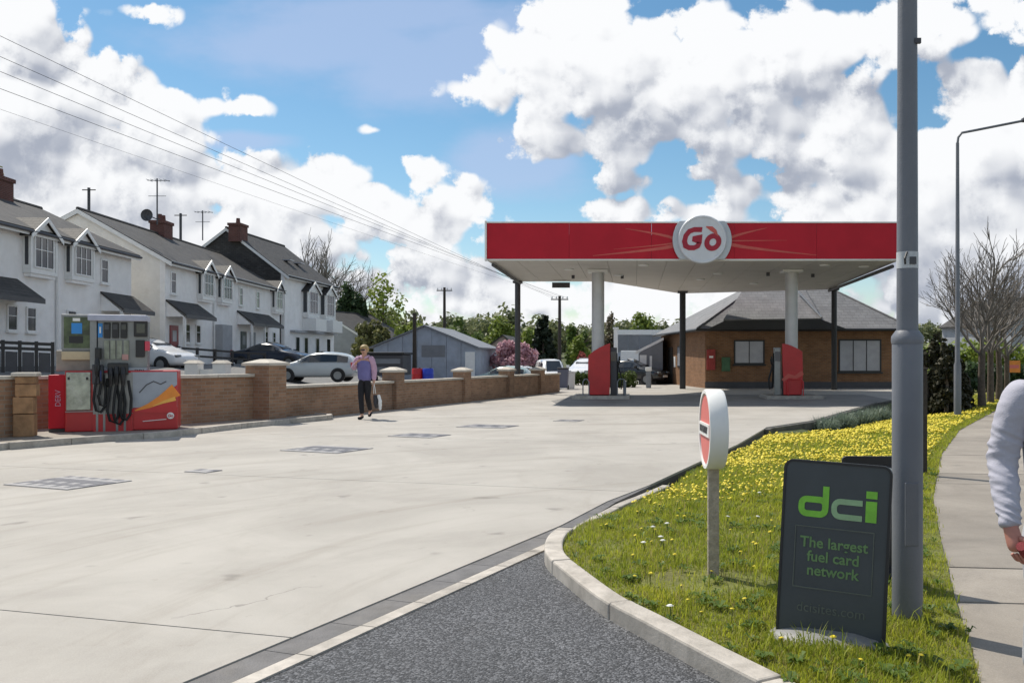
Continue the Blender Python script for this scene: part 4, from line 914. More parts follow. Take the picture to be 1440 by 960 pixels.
def rrect(x0, x1, z0, z1, r, n=5):
    out = []
    for cx_, cz_, a0 in ((x1-r, z1-r, 0), (x0+r, z1-r, PI/2), (x0+r, z0+r, PI), (x1-r, z0+r, 1.5*PI)):
        out += [(cx_+r*math.cos(a0+PI/2*i/n), cz_+r*math.sin(a0+PI/2*i/n)) for i in range(n+1)]
    return out
def bx_(fr): return (fr-.5)*bW
def bz_(fr): return bH*(1-fr)
dl_, dr_, db_, dt_ = bx_(.155), bx_(.435), bz_(.315), bz_(.20); w_ = .30*(dt_-db_)
d_ = MB().ribbon(rrect(dl_+w_/2, dr_-w_/2, db_+w_/2, dt_-w_/2, .026), w_, ym0, ym1, True); d_.b2(dr_-w_+.001, dr_+.001, ym0-.0005, ym1, (db_+dt_)/2, bz_(.14)); leanmat(d_.build('letter_d', M_GREEN, bs))
cl_, cr_ = bx_(.46), bx_(.745); cm0, cm1, rc = db_+w_*.45, dt_-w_*.45, .03
cc = [(cr_, cm1), (cl_+w_*.5+rc, cm1)]+[(cl_+w_*.5+rc+rc*math.cos(q), cm1-rc+rc*math.sin(q)) for q in np.linspace(PI/2, PI, 6)[1:]]+[(cl_+w_*.5+rc+rc*math.cos(q), cm0+rc+rc*math.sin(q)) for q in np.linspace(PI, 1.5*PI, 6)]+[(cr_, cm0)]
leanmat(MB().ribbon(cc, w_*.9, ym0, ym1).build('letter_c', M_GREENP, bs))
leanmat(MB().b2(bx_(.775), bx_(.875), ym0, ym1, db_, dt_).b2(bx_(.775), bx_(.875), ym0, ym1, bz_(.185), bz_(.145)).build('letter_i', M_GREEN, bs))
leanmat(MB().ribbon([(bx_(.14), bz_(.71)), (bx_(.86), bz_(.71)), (bx_(.86), bz_(.37)), (bx_(.14), bz_(.37))], .005, ym0, ym1, True).build('text_frame', M_GREENF, bs))
for i, tx in enumerate(('The largest', 'fuel card', 'network')): leanmat(lettering(tx, .073, M_GREEND, bs, (bx_(.5), -.0145, bz_(.458+.077*i)), 'lettering', .003, bold=.0014))
leanmat(lettering('dcisites.com', .068, M_GREENF, bs, (bx_(.5), -.0145, bz_(.82)), 'lettering', .003))
pr = [(.0, .085), (.10, .082), (.17, .06), (.205, .025), (.205, .0)]; n_ = 28; vs = []
for (r_, h_) in pr:
    for j in range(n_): q = 2*PI*j/n_; vs.append((r_*1.5*math.cos(q), r_*.95*math.sin(q), h_))
o_ = MB().add(vs, [(i*n_+j, i*n_+(j+1) % n_, (i+1)*n_+(j+1) % n_, (i+1)*n_+j) for i in range(len(pr)-1) for j in range(n_)]).build('rocking_base', M_GREYBASE, bs, smooth=50)
o_.data.transform(Matrix.Translation((-.02, .02, -.02)))
# second, black board behind it
b2p = Vector((XU(1232, 5.75), 5.75, 0)); b2p.z = verge_z(b2p.x, b2p.y)-.01
b2 = thing('pavement_sign', 'black pavement board standing between the charcoal board and lamp post', 'sign', b2p, R(-3))
h2 = ZH(641, 5.75)-b2p.z
MB().prism(rounded(.44, .02, h2, .03), -.012, .012, 'y').build('board', M_BLACK, b2, bevel=.004)
MB().b2(-.2, .2, -.017, -.013, .12, h2-.06).build('poster_sleeve', mat('dark_poster', (.028, .03, .04), .25, .3, 6), b2)
lettering('2', .09, M_WHITE, b2, (.085, -.019, h2-.11), 'lettering', .003, bold=.002)
MB().b2(-.26, .26, -.16, .16, .0, .07).build('base', M_BLACKR, b2, bevel=.02)

# near lamp post
lx_, ly_ = G(1276, 870, .03); lzb = verge_z(lx_, ly_)-.04
lp = thing('lamp_post', 'grey lamp post rising out of the picture beside the charcoal board', 'lamp post', (lx_, ly_, lzb))
MB().lathe([(.082, 0), (.082, 1.56-lzb), (.074, 1.59-lzb), (.058, 1.60-lzb), (.050, 4.0), (.046, 8.2)], 24).build('shaft', M_POLE, lp, smooth=40)
MB().lathe([(.084, 1.535-lzb), (.087, 1.55-lzb), (.085, 1.575-lzb), (.062, 1.607-lzb)], 24, cap=False).build('collar', M_POLE, lp, smooth=40)
zc = ZH(378, ly_)-lzb
MB().lathe([(.0583, zc), (.0580, zc+.09)], 24, cap=False).build('number_band', mat('band_grey_white', (.50, .52, .54), .5, .12, 20), lp, smooth=40)
MB().b2(-.006, .03, -.0625, -.055, zc+.02, zc+.06).build('clip', M_DARK, lp); MB().tube([(-.02, -.058, zc+.085), (-.035, -.07, zc+.05), (-.03, -.06, zc+.02)], .006, 6).build('strap', M_BLACK, lp)
MB().b2(.025, .06, -.05, -.03, ZH(65, ly_)-lzb, ZH(58, ly_)-lzb).build('clip', M_DARK, lp)
MB().box((0, -.079, .62), (.075, .012, .34)).build('access_door', M_POLE, lp, bevel=.004)
MB().tube([(0, 0, 8.19), (.25, .1, 8.42), (1.2, .5, 8.6)], .035, 10).build('arm', M_POLE, lp, smooth=50); MB().box((1.45, .62, 8.6), (.6, .22, .12), R(22)).build('lantern', M_DARK, lp, bevel=.03)
# far lamp post with its arm over the road
fx, fy = XU(1346.5, 25), 25.0; fz = verge_z(fx, fy); ht = ZH(186, fy)-fz
fl_ = thing('lamp_post', 'distant slim lamp post with an arm reaching over the pavement', 'lamp post', (fx, fy, fz-.05))
MB().lathe([(.10, 0), (.10, 1.5), (.07, 1.6), (.045, ht-.25)], 14).build('shaft', M_POLE, fl_, smooth=40)
MB().tube([(0, 0, ht-.28), (.02, 0, ht-.1), (.12, -.01, ht+.03), (.5, -.02, ht+.1), (1.9, -.06, ht+.37)], .035, 8).build('arm', M_POLE, fl_, smooth=50)
MB().box((2.1, -.06, ht+.38), (.62, .22, .11)).build('lantern', M_DARK, fl_, bevel=.03)
# dark timber post just behind the near lamp post
tx, ty = XU(1297, 11.4), 11.4; tp = thing('timber_post', 'dark weathered timber post half hidden behind the near lamp post', 'post', (tx, ty, verge_z(tx, ty)-.05))
MB().b2(-.05, .05, -.05, .05, 0, 1.38).build('post', M_TIMBERD, tp, bevel=.008); MB().b2(-.058, .058, -.058, .058, 1.381, 1.41).build('cap', M_TIMBERD, tp, bevel=.006)

# ------------------------------------------------------------------ terrace houses (local x along the row, local -y is the front)
GZ = 1.08; EAVE = 6.3-GZ; RIDGE = 8.6-GZ; SET = 4.0; DEP = 8.0
class House:
    def __init__(s, name, label, origin, ang, L, eave=EAVE, ridge=RIDGE, wallm=None, gables=(False, False), roofm=None, front=None, group='white terraced houses', base=GZ):
        s.o = thing(name, label, 'house', (origin[0], origin[1], base), ang, group); s.L = L; s.e = eave; s.r = ridge; o = s.o; s.roofm = roofm or M_SLATE
        wm = wallm or M_RENDER
        MB().b2(.004, L-.004, 0, .25, -1.2, eave).build('wall', wm, o)
        MB().b2(.004, L-.004, DEP-.25, DEP, -1.2, eave).build('wall', wm, o)
        for k, (g, x0) in enumerate(zip(gables, (.004, L-.254))):
            MB().prism([(.252, -1.2), (DEP-.252, -1.2), (DEP-.252, eave+.05), (SET, ridge-.12), (.252, eave+.05)], x0, x0+.25, 'x').build('gable_wall', g if g else wm, o)
        e = .12 if not gables[0] else -.12; 
        x0 = .003 if not gables[0] else -.10; x1 = L-.003 if not gables[1] else L+.10
        dz = (ridge-eave)/SET
        for yy, sg in ((-.35, 1), (DEP+.35, -1)):
            pts = [(yy, eave-.35*dz+.02), (SET, ridge), (SET, ridge+.10), (yy, eave-.35*dz+.12)]
            if sg < 0: pts = [(p[0]+.0, p[1]) for p in pts]
            MB().prism(pts, x0, x1, 'x').build('roof', s.roofm, o)
        MB().tube([(x0, SET, ridge+.10), (x1, SET, ridge+.10)], .09, 6).build('ridge_tiles', s.roofm, o)
        MB().b2(x0, x1, -.345, -.32, eave-.30, eave-.06).build('fascia_board', M_WHITE2 if wallm is None else M_DARK, o)
        MB().tube([(x0, -.40, eave-.16), (x1, -.40, eave-.16)], .06, 6).build('gutter', M_DARK, o)
        for k, g in enumerate(gables):
            if g:
                xx = (x0-.03, x0-.004) if k == 0 else (x1+.004, x1+.03)
                for y0, z0, y1, z1 in ((-.35, eave-.35*dz, SET, ridge), (DEP+.35, eave-.35*dz, SET, ridge)):
                    MB().prism([(y0, z0-.14), (y1, z1-.14), (y1, z1+.07), (y0, z0+.07)], xx[0], xx[1], 'x').build('verge_board', M_WHITE2, o)
    def win(s, x, w, z0, z1, cols=2, top=.35): return window(s.o, x-w/2, x+w/2, z0, z1, -.004, cols, 1, top=top, fw=.06, deep=.05)
    def oriel(s, x, z0=3.55, h=1.45, w=1.75, d=.30, roofed=True):
        ztop = z0+h; o = s.o
        MB().b2(x-w/2, x+w/2, -d, -.003, z0, z0+.14).build('oriel_sill', M_WHITE2, o)
        MB().b2(x-w/2+.05, x+w/2-.05, -d+.05, -.003, z0-.12, z0-.003).build('oriel_bracket', M_RENDER, o)
        for sg in (-1, 1): MB().b2(x+sg*w/2-(.09 if sg > 0 else 0), x+sg*w/2+(.09 if sg < 0 else 0), -d+.001, -.003, z0+.143, ztop).build('oriel_cheek', M_WHITE2, o)
        MB().b2(x-w/2-.012, x-w/2-.001, -d+.09, -.09, z0+.3, ztop-.12).build('side_pane', M_GLASS, o)
        MB().b2(x-w/2+.093, x+w/2-.093, -d+.04, -d+.08, z0+.143, ztop).build('oriel_front', M_WHITE2, o)
        window(o, x-w*.36, x+w*.36, z0+.22, ztop-.04, -d+.038, 3, 1, top=.38, sill=False, fw=.05, deep=.05)
        pk = ztop+.62
        MB().prism([(x-w/2-.0, ztop+.003), (x+w/2, ztop+.003), (x, pk-.08)], -d, -d+.08, 'y').build('oriel_gable', M_WHITE2, o)
        back = min(SET-.3, max(0.4, (pk-s.e)/((s.r-s.e)/SET)+.35))
        for sg in (-1, 1):
            a = (x+sg*(w/2+.18), ztop-.12); b = (x, pk)
            MB().prism([a, b, (b[0], b[1]+.08), (a[0], a[1]+.08)] if sg < 0 else [b, a, (a[0], a[1]+.08), (b[0], b[1]+.08)], -d-.12, back, 'y').build('oriel_roof', s.roofm, o)
            MB().prism([(a[0], a[1]-.09), (b[0], b[1]-.09), (b[0], b[1]+.085), (a[0], a[1]+.085)] if sg < 0 else [(b[0], b[1]-.09), (a[0], a[1]-.09), (a[0], a[1]+.085), (b[0], b[1]+.085)], -d-.15, -d-.123, 'y').build('barge_board', M_WHITE2, o)
    def porch(s, x0, x1, z0=2.48, z1=3.2, d=.95, post=True):
        o = s.o
        MB().prism([(-d, z0), (-.003, z1), (-.003, z1+.09), (-d, z0+.09)], x0, x1, 'x').build('porch_roof', s.roofm, o)
        MB().prism([(-d+.1, z0-.03), (-.005, z0-.03), (-.005, z1-.02)], x0+.05, x0+.12, 'x').build('porch_cheek', M_RENDER, o)
        MB().prism([(-d+.1, z0-.03), (-.005, z0-.03), (-.005, z1-.02)], x1-.12, x1-.05, 'x').build('porch_cheek', M_RENDER, o)
        MB().b2(x0, x1, -d-.03, -d-.003, z0-.1, z0+.08).build('porch_fascia', M_DARK, o)
        if post: MB().b2(x0+.05, x0+.17, -d+.05, -d+.17, 0, z0-.04).build('porch_post', M_WHITE2, o)
    def door(s, x, m, w=.95):
        d = MB().b2(x-w/2, x+w/2, -.05, -.004, 0, 2.05).build('door', m, s.o); MB().b2(x+w*.3, x+w*.36, -.09, -.052, .95, 1.1).build('handle', M_STEEL, d)
        MB().b2(x-w*.25, x+w*.25, -.056, -.051, 1.25, 1.8).build('pane', M_GLASSB, d)
    def pipe(s, x): MB().tube([(x, -.07, .0), (x, -.07, s.e-.3)], .05, 6).build('downpipe', M_WHITE2, s.o)
    def ridge_at(s, px):
        a = s.o.rotation_euler.z; o = Vector(s.o.location[:2])+Vector((-math.sin(a), math.cos(a)))*SET; d = Vector((math.cos(a), math.sin(a))); r = (px-CX)/F
        return (r*o.y-o.x)/(d.x-r*d.y)
    def chimney(s, x, y=SET, h=1.7, w=1.0, pots=2):
        zb = s.r-.9; c = MB().b2(x-w/2, x+w/2, y-.4, y+.4, zb, s.r+h-.5).build('chimney', M_BRICKC, s.o)
        MB().b2(x-w/2-.06, x+w/2+.06, y-.46, y+.46, s.r+h-.497, s.r+h-.33).build('corbel', M_BRICKC, c)
        for k in range(pots): MB().lathe([(.15, 0), (.12, .4)], 10, (x+(k-(pots-1)/2)*.45, y, s.r+h-.327)).build('pot', M_BRICKC, c)
angR = math.atan2(1, -.09); dR = Vector((-.09, 1)).normalized()
A_END = Vector((-23.2, 41.0)); 
def s_on(px, org):                                               # distance along a row's front for a photo column
    r = (px-CX)/F; return (r*org.y-org.x)/(dR.x-r*dR.y)
M_RDOOR = mat('red_door', (.24, .025, .03), .4); M_DDOOR = mat('dark_door', (.03, .05, .05), .4)
# near block: two houses
uL = 6.3
for i in range(2):
    org = A_END-dR*(uL*(2-i)); f = lambda px: s_on(px, org)
    h = House('terraced_house', ('white terraced house at the left edge with a chimney and dark porch', 'white terraced house directly behind the fuel pump, end of its row')[i], org, angR, uL, ridge=8.25-GZ, gables=(False, M_CREAM if i else False))
    if i == 0:
        h.oriel(f(51)); h.win(f(16), .62, 1.38, 2.32, 1); h.win(f(43), .62, 1.38, 2.32, 1); h.porch(.1, f(24), post=False); h.chimney(h.ridge_at(-5), h=1.2); h.door(f(-16), M_DDOOR)
    else:
        h.oriel(f(107)); h.win(f(146), .62, 3.65, 4.7, 1); h.porch(f(141), f(187)); h.door(f(160), M_DDOOR); h.win(f(100), .7, 1.38, 2.35, 1); h.pipe(.05)
# middle block: three houses
B0 = Vector((-22.8, 43.2)); uB = 6.03
labs = ('white terraced house with cream gable end and red front door', 'white terraced house in the middle of its row, grey panel beside its door', 'white terraced house against the taller house, dark door under its porch')
for i in range(3):
    org = B0+dR*(uB*i); f = lambda px: s_on(px, org)
    h = House('terraced_house', labs[i], org, angR, uB-.004, gables=(M_CREAM if i == 0 else False, False))
    if i == 0:
        h.win(f(243), .6, 3.6, 4.7, 1); h.oriel(f(286)); h.porch(.05, f(278)); h.door(f(244), M_RDOOR); h.win(f(263), .62, 1.2, 2.2, 1); h.win(f(278), .62, 1.2, 2.2, 1); h.chimney(h.ridge_at(227), h=1.2, w=1.15)
    elif i == 1:
        h.oriel(f(313)); h.win(f(338), .6, 3.6, 4.7, 1); h.win(f(322), .62, 1.2, 2.2, 1); h.door(f(342), M_DDOOR); h.porch(f(333), uB-.02); h.pipe(.05)
        MB().b2(f(300), f(314), -.5, -.004, 0, 2.3).build('meter_panel', M_GREYR, h.o)
    else:
        h.win(f(362), .6, 3.6, 4.7, 1); h.oriel(f(387)); h.porch(.02, f(378)); h.win(f(374), .6, 1.2, 2.2, 1); h.win(f(385), .6, 1.2, 2.2, 1); h.door(f(355), M_GREYR)
# tall house at the end of the street
tg = Vector((-24.2, 61.5)); tL = 10.1
h = House('tall_house', 'taller grey white house with dark gable at the end of the terrace', tg, PI/2, tL, eave=7.35-GZ, ridge=10.45-GZ, gables=(M_SLATE, False), group=None)  # near gable wall takes the same dark material as the roof
fx_ = lambda px: F*24.2/(CX-px)-61.5
for px in (433, 457):
    h.oriel(fx_(px), 3.5, 1.9, 2.3, .45); MB().b2(fx_(px)-1.1, fx_(px)+1.1, -1.0, -.004, 2.45, 3.35).build('balcony_front', M_WHITE2, h.o)
h.chimney(.2, y=3.3, h=.7, w=1.2, pots=1); MB().b2(1.0, tL-.2, -.35, -.004, 2.28, 2.42).build('string_course', M_GREYR, h.o)
for px in (418, 430, 446, 462): h.win(min(tL-.8, max(.8, fx_(px))), .8, .4, 2.0, 1, top=None)
for px, py in ((418, 366), (432, 374)):
    x = fx_(px+14); MB().box((x, 1.6, h.e+1.6*.775+.17), (.8, 1.0, .08)).build('roof_light', M_GLASSB, h.o); h.o.children[-1].data.transform(Matrix.Translation((x, 1.6, h.e+1.6*.775+.15)) @ Matrix.Rotation(R(37.8), 4, 'X') @ Matrix.Translation((-x, -1.6, -(h.e+1.6*.775+.17))))
# bungalow beyond
bg = Vector((-24.5, 80)); h2_ = House('bungalow', 'low grey bungalow beyond the tall house, partly behind the woman', bg, R(78), 9, eave=2.6, ridge=4.9, wallm=M_GREYR, gables=(M_GREYR, M_GREYR), group=None, base=.9)
h2_.win(2, 1.4, .9, 2.1, 2); h2_.win(6, 1.4, .9, 2.1, 2)
# aerials, masts and the dish
def aerial(px, Y, py0, py1, lab, kind=0):
    x, z0, z1 = XU(px, Y), ZH(py1, Y), ZH(py0, Y); o = thing('tv_aerial' if kind else 'mast', lab, 'aerial' if kind else 'mast', (x, Y, z0))
    MB().tube([(0, 0, 0), (0, 0, z1-z0)], .035 if kind else .09, 6).build('pole', M_DARK, o)
    if kind:
        MB().tube([(-.5, 0, z1-z0-.1), (.6, .1, z1-z0-.1)], .02, 5).build('boom', M_STEEL, o)
        for k in range(5): MB().tube([(-.4+.22*k, -.3, z1-z0-.1), (-.4+.22*k, .3, z1-z0-.1)], .014, 5).build('rod', M_STEEL, o)
        MB().tube([(-.45, .0, (z1-z0)*.62), (.45, 0, (z1-z0)*.62)], .018, 5).build('boom', M_STEEL, o)
    else: MB().tube([(-.45, 0, z1-z0-.15), (.45, 0, z1-z0-.15)], .04, 5).build('crossarm', M_DARK, o)
aerial(221, 45.8, 251, 316, 'tall television aerial rising from the chimney behind the fuel pump', 1); aerial(285, 56, 296, 338, 'television aerial above the middle terrace roof', 1)
aerial(125, 60, 264, 330, 'dark wooden mast behind the roof ridge of the nearest terrace'); aerial(254, 66, 300, 350, 'dark wooden mast behind the middle terrace roof')
dx_, dY = XU(208, 44.6), 44.6; ds = thing('satellite_dish', 'dark satellite dish on the chimney behind the fuel pump', 'satellite dish', (dx_, dY, ZH(303, dY)))
MB().lathe([(.001, 0), (.18, .03), (.30, .10), (.305, .115), (.18, .05), (.001, .02)], 18, (0, 0, 0), 'y', False).build('dish', M_DARK, ds, smooth=40); MB().tube([(0, 0, 0), (.35, .1, -.15), (.5, .2, -.15)], .03, 6).build('bracket', M_DARK, ds); MB().tube([(0, -.02, -.25), (0, -.35, -.05)], .015, 5).build('feed_arm', M_DARK, ds)
# railings in front of the houses
def railing(p0, p1, lab, n=6, h=.95, m=None, panel=False):
    (x0, y0, z0), (x1, y1, z1) = p0, p1; o = thing('railing', lab, 'fence', p0); d = Vector((x1-x0, y1-y0, z1-z0)); a = math.atan2(d.y, d.x); Lh = math.hypot(d.x, d.y)
    o.rotation_euler.z = a
    for k in range(n+1): MB().b2(Lh*k/n-.05, Lh*k/n+.05, -.05, .05, d.z*k/n-.5, d.z*k/n+h+.08).build('post', M_BLACK, o)
    for hh in ((h, .55*h) if not panel else (h, .72*h)): MB().prism([(.0, hh-.05), (Lh, hh-.05+d.z), (Lh, hh+.05+d.z), (0, hh+.05)], -.075, -.052, 'y').build('rail', M_BLACK, o)
    if panel:
        for k in range(n): MB().prism([(Lh*k/n+.06, -.3+d.z*k/n), (Lh*(k+1)/n-.06, -.3+d.z*(k+1)/n), (Lh*(k+1)/n-.06, .55*h+d.z*(k+1)/n), (Lh*k/n+.06, .55*h+d.z*k/n)], -.02, .02, 'y').build('panel', M_DARK, o)
def at(px, py, Y): return (XU(px, Y), Y, ZH(py, Y))
railing(at(-20, 508, 28), at(74, 511, 29), 'black panelled railing behind the wall at the left edge', 4, .62, panel=True)
railing(at(196, 508, 41), at(372, 518, 47), 'black rail fence sloping down between the parked white cars', 7, .75)
# low white garden wall piers
for px, lab in ((273, 'small white garden wall pier left of its twin'), (312, 'small white garden wall pier right of its twin')):
    p = at(px, 527, 35); o = thing('garden_pier', lab, 'pier', (p[0], p[1], p[2]-.4), 0, 'small white piers behind the brick wall'); MB().b2(-.25, .25, -.25, .25, 0, .85).build('pier', M_CREAM, o); MB().box((0, 0, .92), (.6, .6, .12), taper=(.5, .5)).build('pier_cap', M_COPE, o)
pw = at(293, 527, 35); ow = thing('garden_wall', 'low white garden wall between two small piers', 'wall', (pw[0], pw[1], pw[2]-.4)); MB().b2(-.30, .30, -.08, .08, 0, .62).build('wall', M_CREAM, ow)

# ------------------------------------------------------------------ vehicles: body lofted over stations from tail (x<0) to nose
CAR_HATCH = [(-1.98,.34,.62,.70,.62,.70),(-1.93,.26,.86,.80,1.02,.58),(-1.72,.22,.92,.83,1.34,.60),(-1.2,.2,.93,.86,1.46,.60),(-.4,.2,.92,.87,1.50,.60),(.15,.2,.92,.87,1.45,.58),(.62,.2,.93,.86,1.18,.56),(.98,.2,.94,.85,.97,.72),(1.45,.22,.86,.83,.89,.66),(1.85,.26,.72,.76,.76,.58),(2.0,.36,.58,.66,.60,.52)]
CAR_SALOON = [(-2.2,.36,.70,.70,.72,.62),(-2.12,.26,.92,.80,.96,.66),(-1.6,.22,.96,.85,1.02,.68),(-1.25,.2,.95,.86,1.16,.58),(-.65,.2,.94,.87,1.42,.57),(-.1,.2,.93,.87,1.45,.58),(.35,.2,.93,.87,1.38,.57),(.85,.2,.94,.86,1.08,.58),(1.1,.2,.93,.85,.96,.72),(1.6,.22,.86,.82,.89,.66),(2.05,.26,.72,.75,.76,.58),(2.2,.36,.58,.64,.60,.5)]
CAR_VAN = [(-2.3,.36,1.0,.84,1.86,.72),(-2.25,.26,1.05,.88,1.95,.76),(-1.0,.24,1.05,.90,1.98,.78),(.6,.24,1.05,.90,1.97,.76),(1.0,.24,1.06,.89,1.80,.72),(1.55,.24,1.04,.87,1.22,.74),(1.75,.26,1.0,.85,1.06,.72),(2.2,.28,.86,.80,.90,.64),(2.32,.38,.7,.7,.72,.56)]
def car(name, label, loc, rz, st, paint, glass_from, glass_to, cat='car', van=False):
    o = thing(name, label, cat, loc, rz); mb = MB(); k = len(st); prof = []
    for (x, zb, zs, w, zt, wt) in st:
        sec = [(w*.86, zb), (w*.98, zb+.12), (w, zb+(zs-zb)*.55), (w*.97, zs), (wt+(w-wt)*.12, zs+(zt-zs)*.85), (wt*.72, zt), (0, zt+.02)]
        full = sec+[(-a, b) for a, b in reversed(sec[:-1])]; prof.append([(x, a, b) for a, b in full])
    n = len(prof[0]); vs = [p for s in prof for p in s]
    fs = [(i*n+j, i*n+j+1, (i+1)*n+j+1, (i+1)*n+j) for i in range(k-1) for j in range(n-1)]
    fs += [(i*n+n-1, i*n, (i+1)*n, (i+1)*n+n-1) for i in range(k-1)]+[tuple(range(n)), tuple(range(k*n-1, (k-1)*n-1, -1))]
    b = mb.add(vs, fs).build('body', paint, o, smooth=50); sb = b.modifiers.new('sub', 'SUBSURF'); sb.levels = sb.render_levels = 1
    # side glass follows the loft between the shoulder and the roof
    def side_pt(i, t, sg, out=.012):
        x, zb, zs, w, zt, wt = st[i]; a0, z0 = w*.97, zs; a1, z1 = wt+(w-wt)*.12, zs+(zt-zs)*.85
        return (x, sg*(a0+(a1-a0)*t+out), z0+(z1-z0)*t)
    for sg in (-1, 1):
        idx = [i for i in range(k) if glass_from <= st[i][0] <= glass_to]
        for a, c in zip(idx[:-1], idx[1:]):
            if st[c][0]-st[a][0] < .2: continue
            p = [side_pt(a, .12, sg), side_pt(c, .12, sg), side_pt(c, .9, sg), side_pt(a, .9, sg)]
            MB().add(p+[(q[0], q[1]-sg*.03, q[2]) for q in p], [(0, 1, 2, 3), (7, 6, 5, 4), (0, 4, 5, 1), (1, 5, 6, 2), (2, 6, 7, 3), (3, 7, 4, 0)]).build('side_window', M_GLASS, o)
        MB().box((glass_to-.12, sg*(st[len(st)//2][3]+.10), st[len(st)//2][2]+.08), (.12, .2, .14)).build('mirror', paint, o, bevel=.02)
        MB().box((st[-1][0]-.14, sg*st[-1][3]*.86, st[-2][2]-.04), (.16, .28, .13)).build('headlight', M_PANEL, o, bevel=.03)
        MB().box((st[0][0]+.05, sg*st[1][3]*.88, st[1][2]-.04), (.12, .16, .28)).build('tail_light', M_RED2, o, bevel=.02)
    def shield(i0, i1, nm):
        (xa, _, _, _, za, wa), (xb, _, _, _, zb_, wb) = st[i0], st[i1]; u = .025 if xb > xa else -.025
        p = [(xa, -wa*.7, za+.02), (xa, wa*.7, za+.02), (xb, wb*.8, zb_+.02), (xb, -wb*.8, zb_+.02)]; p = [(q[0]+u, q[1], q[2]+.02) for q in p]
        MB().add(p+[(q[0]-u, q[1], q[2]-.03) for q in p], [(0, 1, 2, 3), (7, 6, 5, 4), (0, 4, 5, 1), (1, 5, 6, 2), (2, 6, 7, 3), (3, 7, 4, 0)]).build(nm, M_GLASS, o)
    zs_ = [s[4] for s in st]; top = max(range(k), key=lambda i: zs_[i])
    f0 = [i for i in range(top, k) if st[i][4] > st[i][2]+.05]; shield(f0[-3] if len(f0) > 2 else f0[0], f0[-1], 'windscreen')
    MB().box((st[0][0]-.02, 0, .55), (.04, .52, .11)).build('number_plate', M_WHITE, o); MB().box((st[-1][0]+.005, 0, .48), (.04, .52, .11)).build('number_plate', M_WHITE, o)
    for wx in (st[0][0]+.72, st[-1][0]-.78):
        for sg in (-1, 1):
            wy = sg*.78; w = MB().lathe([(.19, -.10), (.30, -.10), (.315, -.07), (.315, .07), (.30, .10), (.19, .10)], 20, (wx, wy, .315), 'y').build('wheel', M_BLACKR, o, smooth=40)
            MB().lathe([(.001, -.085), (.20, -.09), (.20, .09), (.001, .085)], 14, (wx, wy+sg*.022, .315), 'y').build('rim', M_PANEL, w)
            MB().lathe([(.36, -.06), (.36, .06)], 20, (wx, sg*.80, .33), 'y').build('wheel_arch', M_BLACK, o)
    return o
def paint(name, c): return mat(name, c, .25, .03, 2, coat=.6)
P_W, P_S, P_D, P_B, P_T = paint('white_car_paint', (.72, .73, .75)), paint('silver_car_paint', (.46, .50, .52)), paint('navy_car_paint', (.02, .03, .055)), paint('black_car_paint', (.015, .016, .018)), paint('teal_grey_paint', (.35, .45, .43))
def gz(x, y): return ground_h(x, y)+.06
c = (XU(214, 40), 40); car('parked_car', 'white hatchback nose down beside the fuel pump, behind the brick wall', (*c, ZH(522, 40)), R(-14), CAR_HATCH, P_W, -1.75, .7)
c = (XU(446, 45), 45); car('parked_car', 'silver hatchback parked behind the wall just left of the walking woman', (*c, ZH(536, 45)), R(183), CAR_HATCH, P_S, -1.75, .7)
c = (XU(384, 51), 51); car('parked_car', 'dark navy saloon on the drive above the big brick pier', (*c, ZH(517, 51)), R(-8), CAR_SALOON, P_D, -1.3, .9)
c = (XU(888, 52), 52); car('parked_car', 'black saloon parked beyond the canopy, left of the brick shop', (*c, .0), R(-28), CAR_SALOON, P_B, -1.3, .9)
c = (XU(822, 58), 58); car('parked_car', 'white hatchback behind the left red fuel dispenser', (*c, .0), R(-100), CAR_HATCH, P_W, -1.75, .7)
c = (XU(774, 66), 66); car('parked_van', 'white van beyond the far end of the brick wall', (*c, -.50), R(-75), CAR_VAN, P_W, .5, 1.1, 'van')
c = (XU(742, 62), 62); car('parked_car', 'small white car beneath the pink cherry tree', (*c, -.48), R(10), CAR_HATCH, P_W, -1.75, .7)
c = (XU(706, 60), 60); car('parked_car', 'pale car left of the pink cherry tree, mostly below the wall', (*c, -.48), R(170), CAR_HATCH, P_T, -1.75, .7)

# ------------------------------------------------------------------ sheds, cottages and the yard beyond
def shed(name, lab, cat, cx, Y, w, d, e, r, m, base=-.05, rz=0.0, roofm=None, n=0):
    o = thing(name, lab, cat, (cx, Y, base), rz)
    if n:                                                        # sheets of cladding on the gable
        for k in range(n):
            a, b = -w/2+w*k/n+.01, -w/2+w*(k+1)/n-.01; zt = lambda x: e+(r-e)*(1-abs(x)/(w/2))
            pl = [(a, 0), (b, 0), (b, zt(b)), (a, zt(a))]
            if a < 0 < b: pl = [(a, 0), (b, 0), (b, zt(b)), (0, r), (a, zt(a))]
            MB().prism(pl, 0, .1, 'y').build('cladding_sheet', m, o)
    else: MB().prism([(-w/2, 0), (w/2, 0), (w/2, e), (0, r), (-w/2, e)], 0, .1, 'y').build('gable_wall', m, o)
    MB().b2(-w/2, -w/2+.1, .103, d, 0, e).build('wall', m, o); MB().b2(w/2-.1, w/2, .103, d, 0, e).build('wall', m, o); MB().prism([(-w/2, 0), (w/2, 0), (w/2, e), (0, r), (-w/2, e)], d, d+.1, 'y').build('gable_wall', m, o)
    for sg in (-1, 1):
        a, b = (sg*(w/2+.25), e-.25*(r-e)/(w/2)+.02), (0, r+.02); pl = [a, b, (b[0], b[1]+.1), (a[0], a[1]+.1)]
        MB().prism(pl if sg < 0 else [b, a, (a[0], a[1]+.1), (b[0], b[1]+.1)], -.2, d+.3, 'y').build('roof', roofm or m, o)
    return o
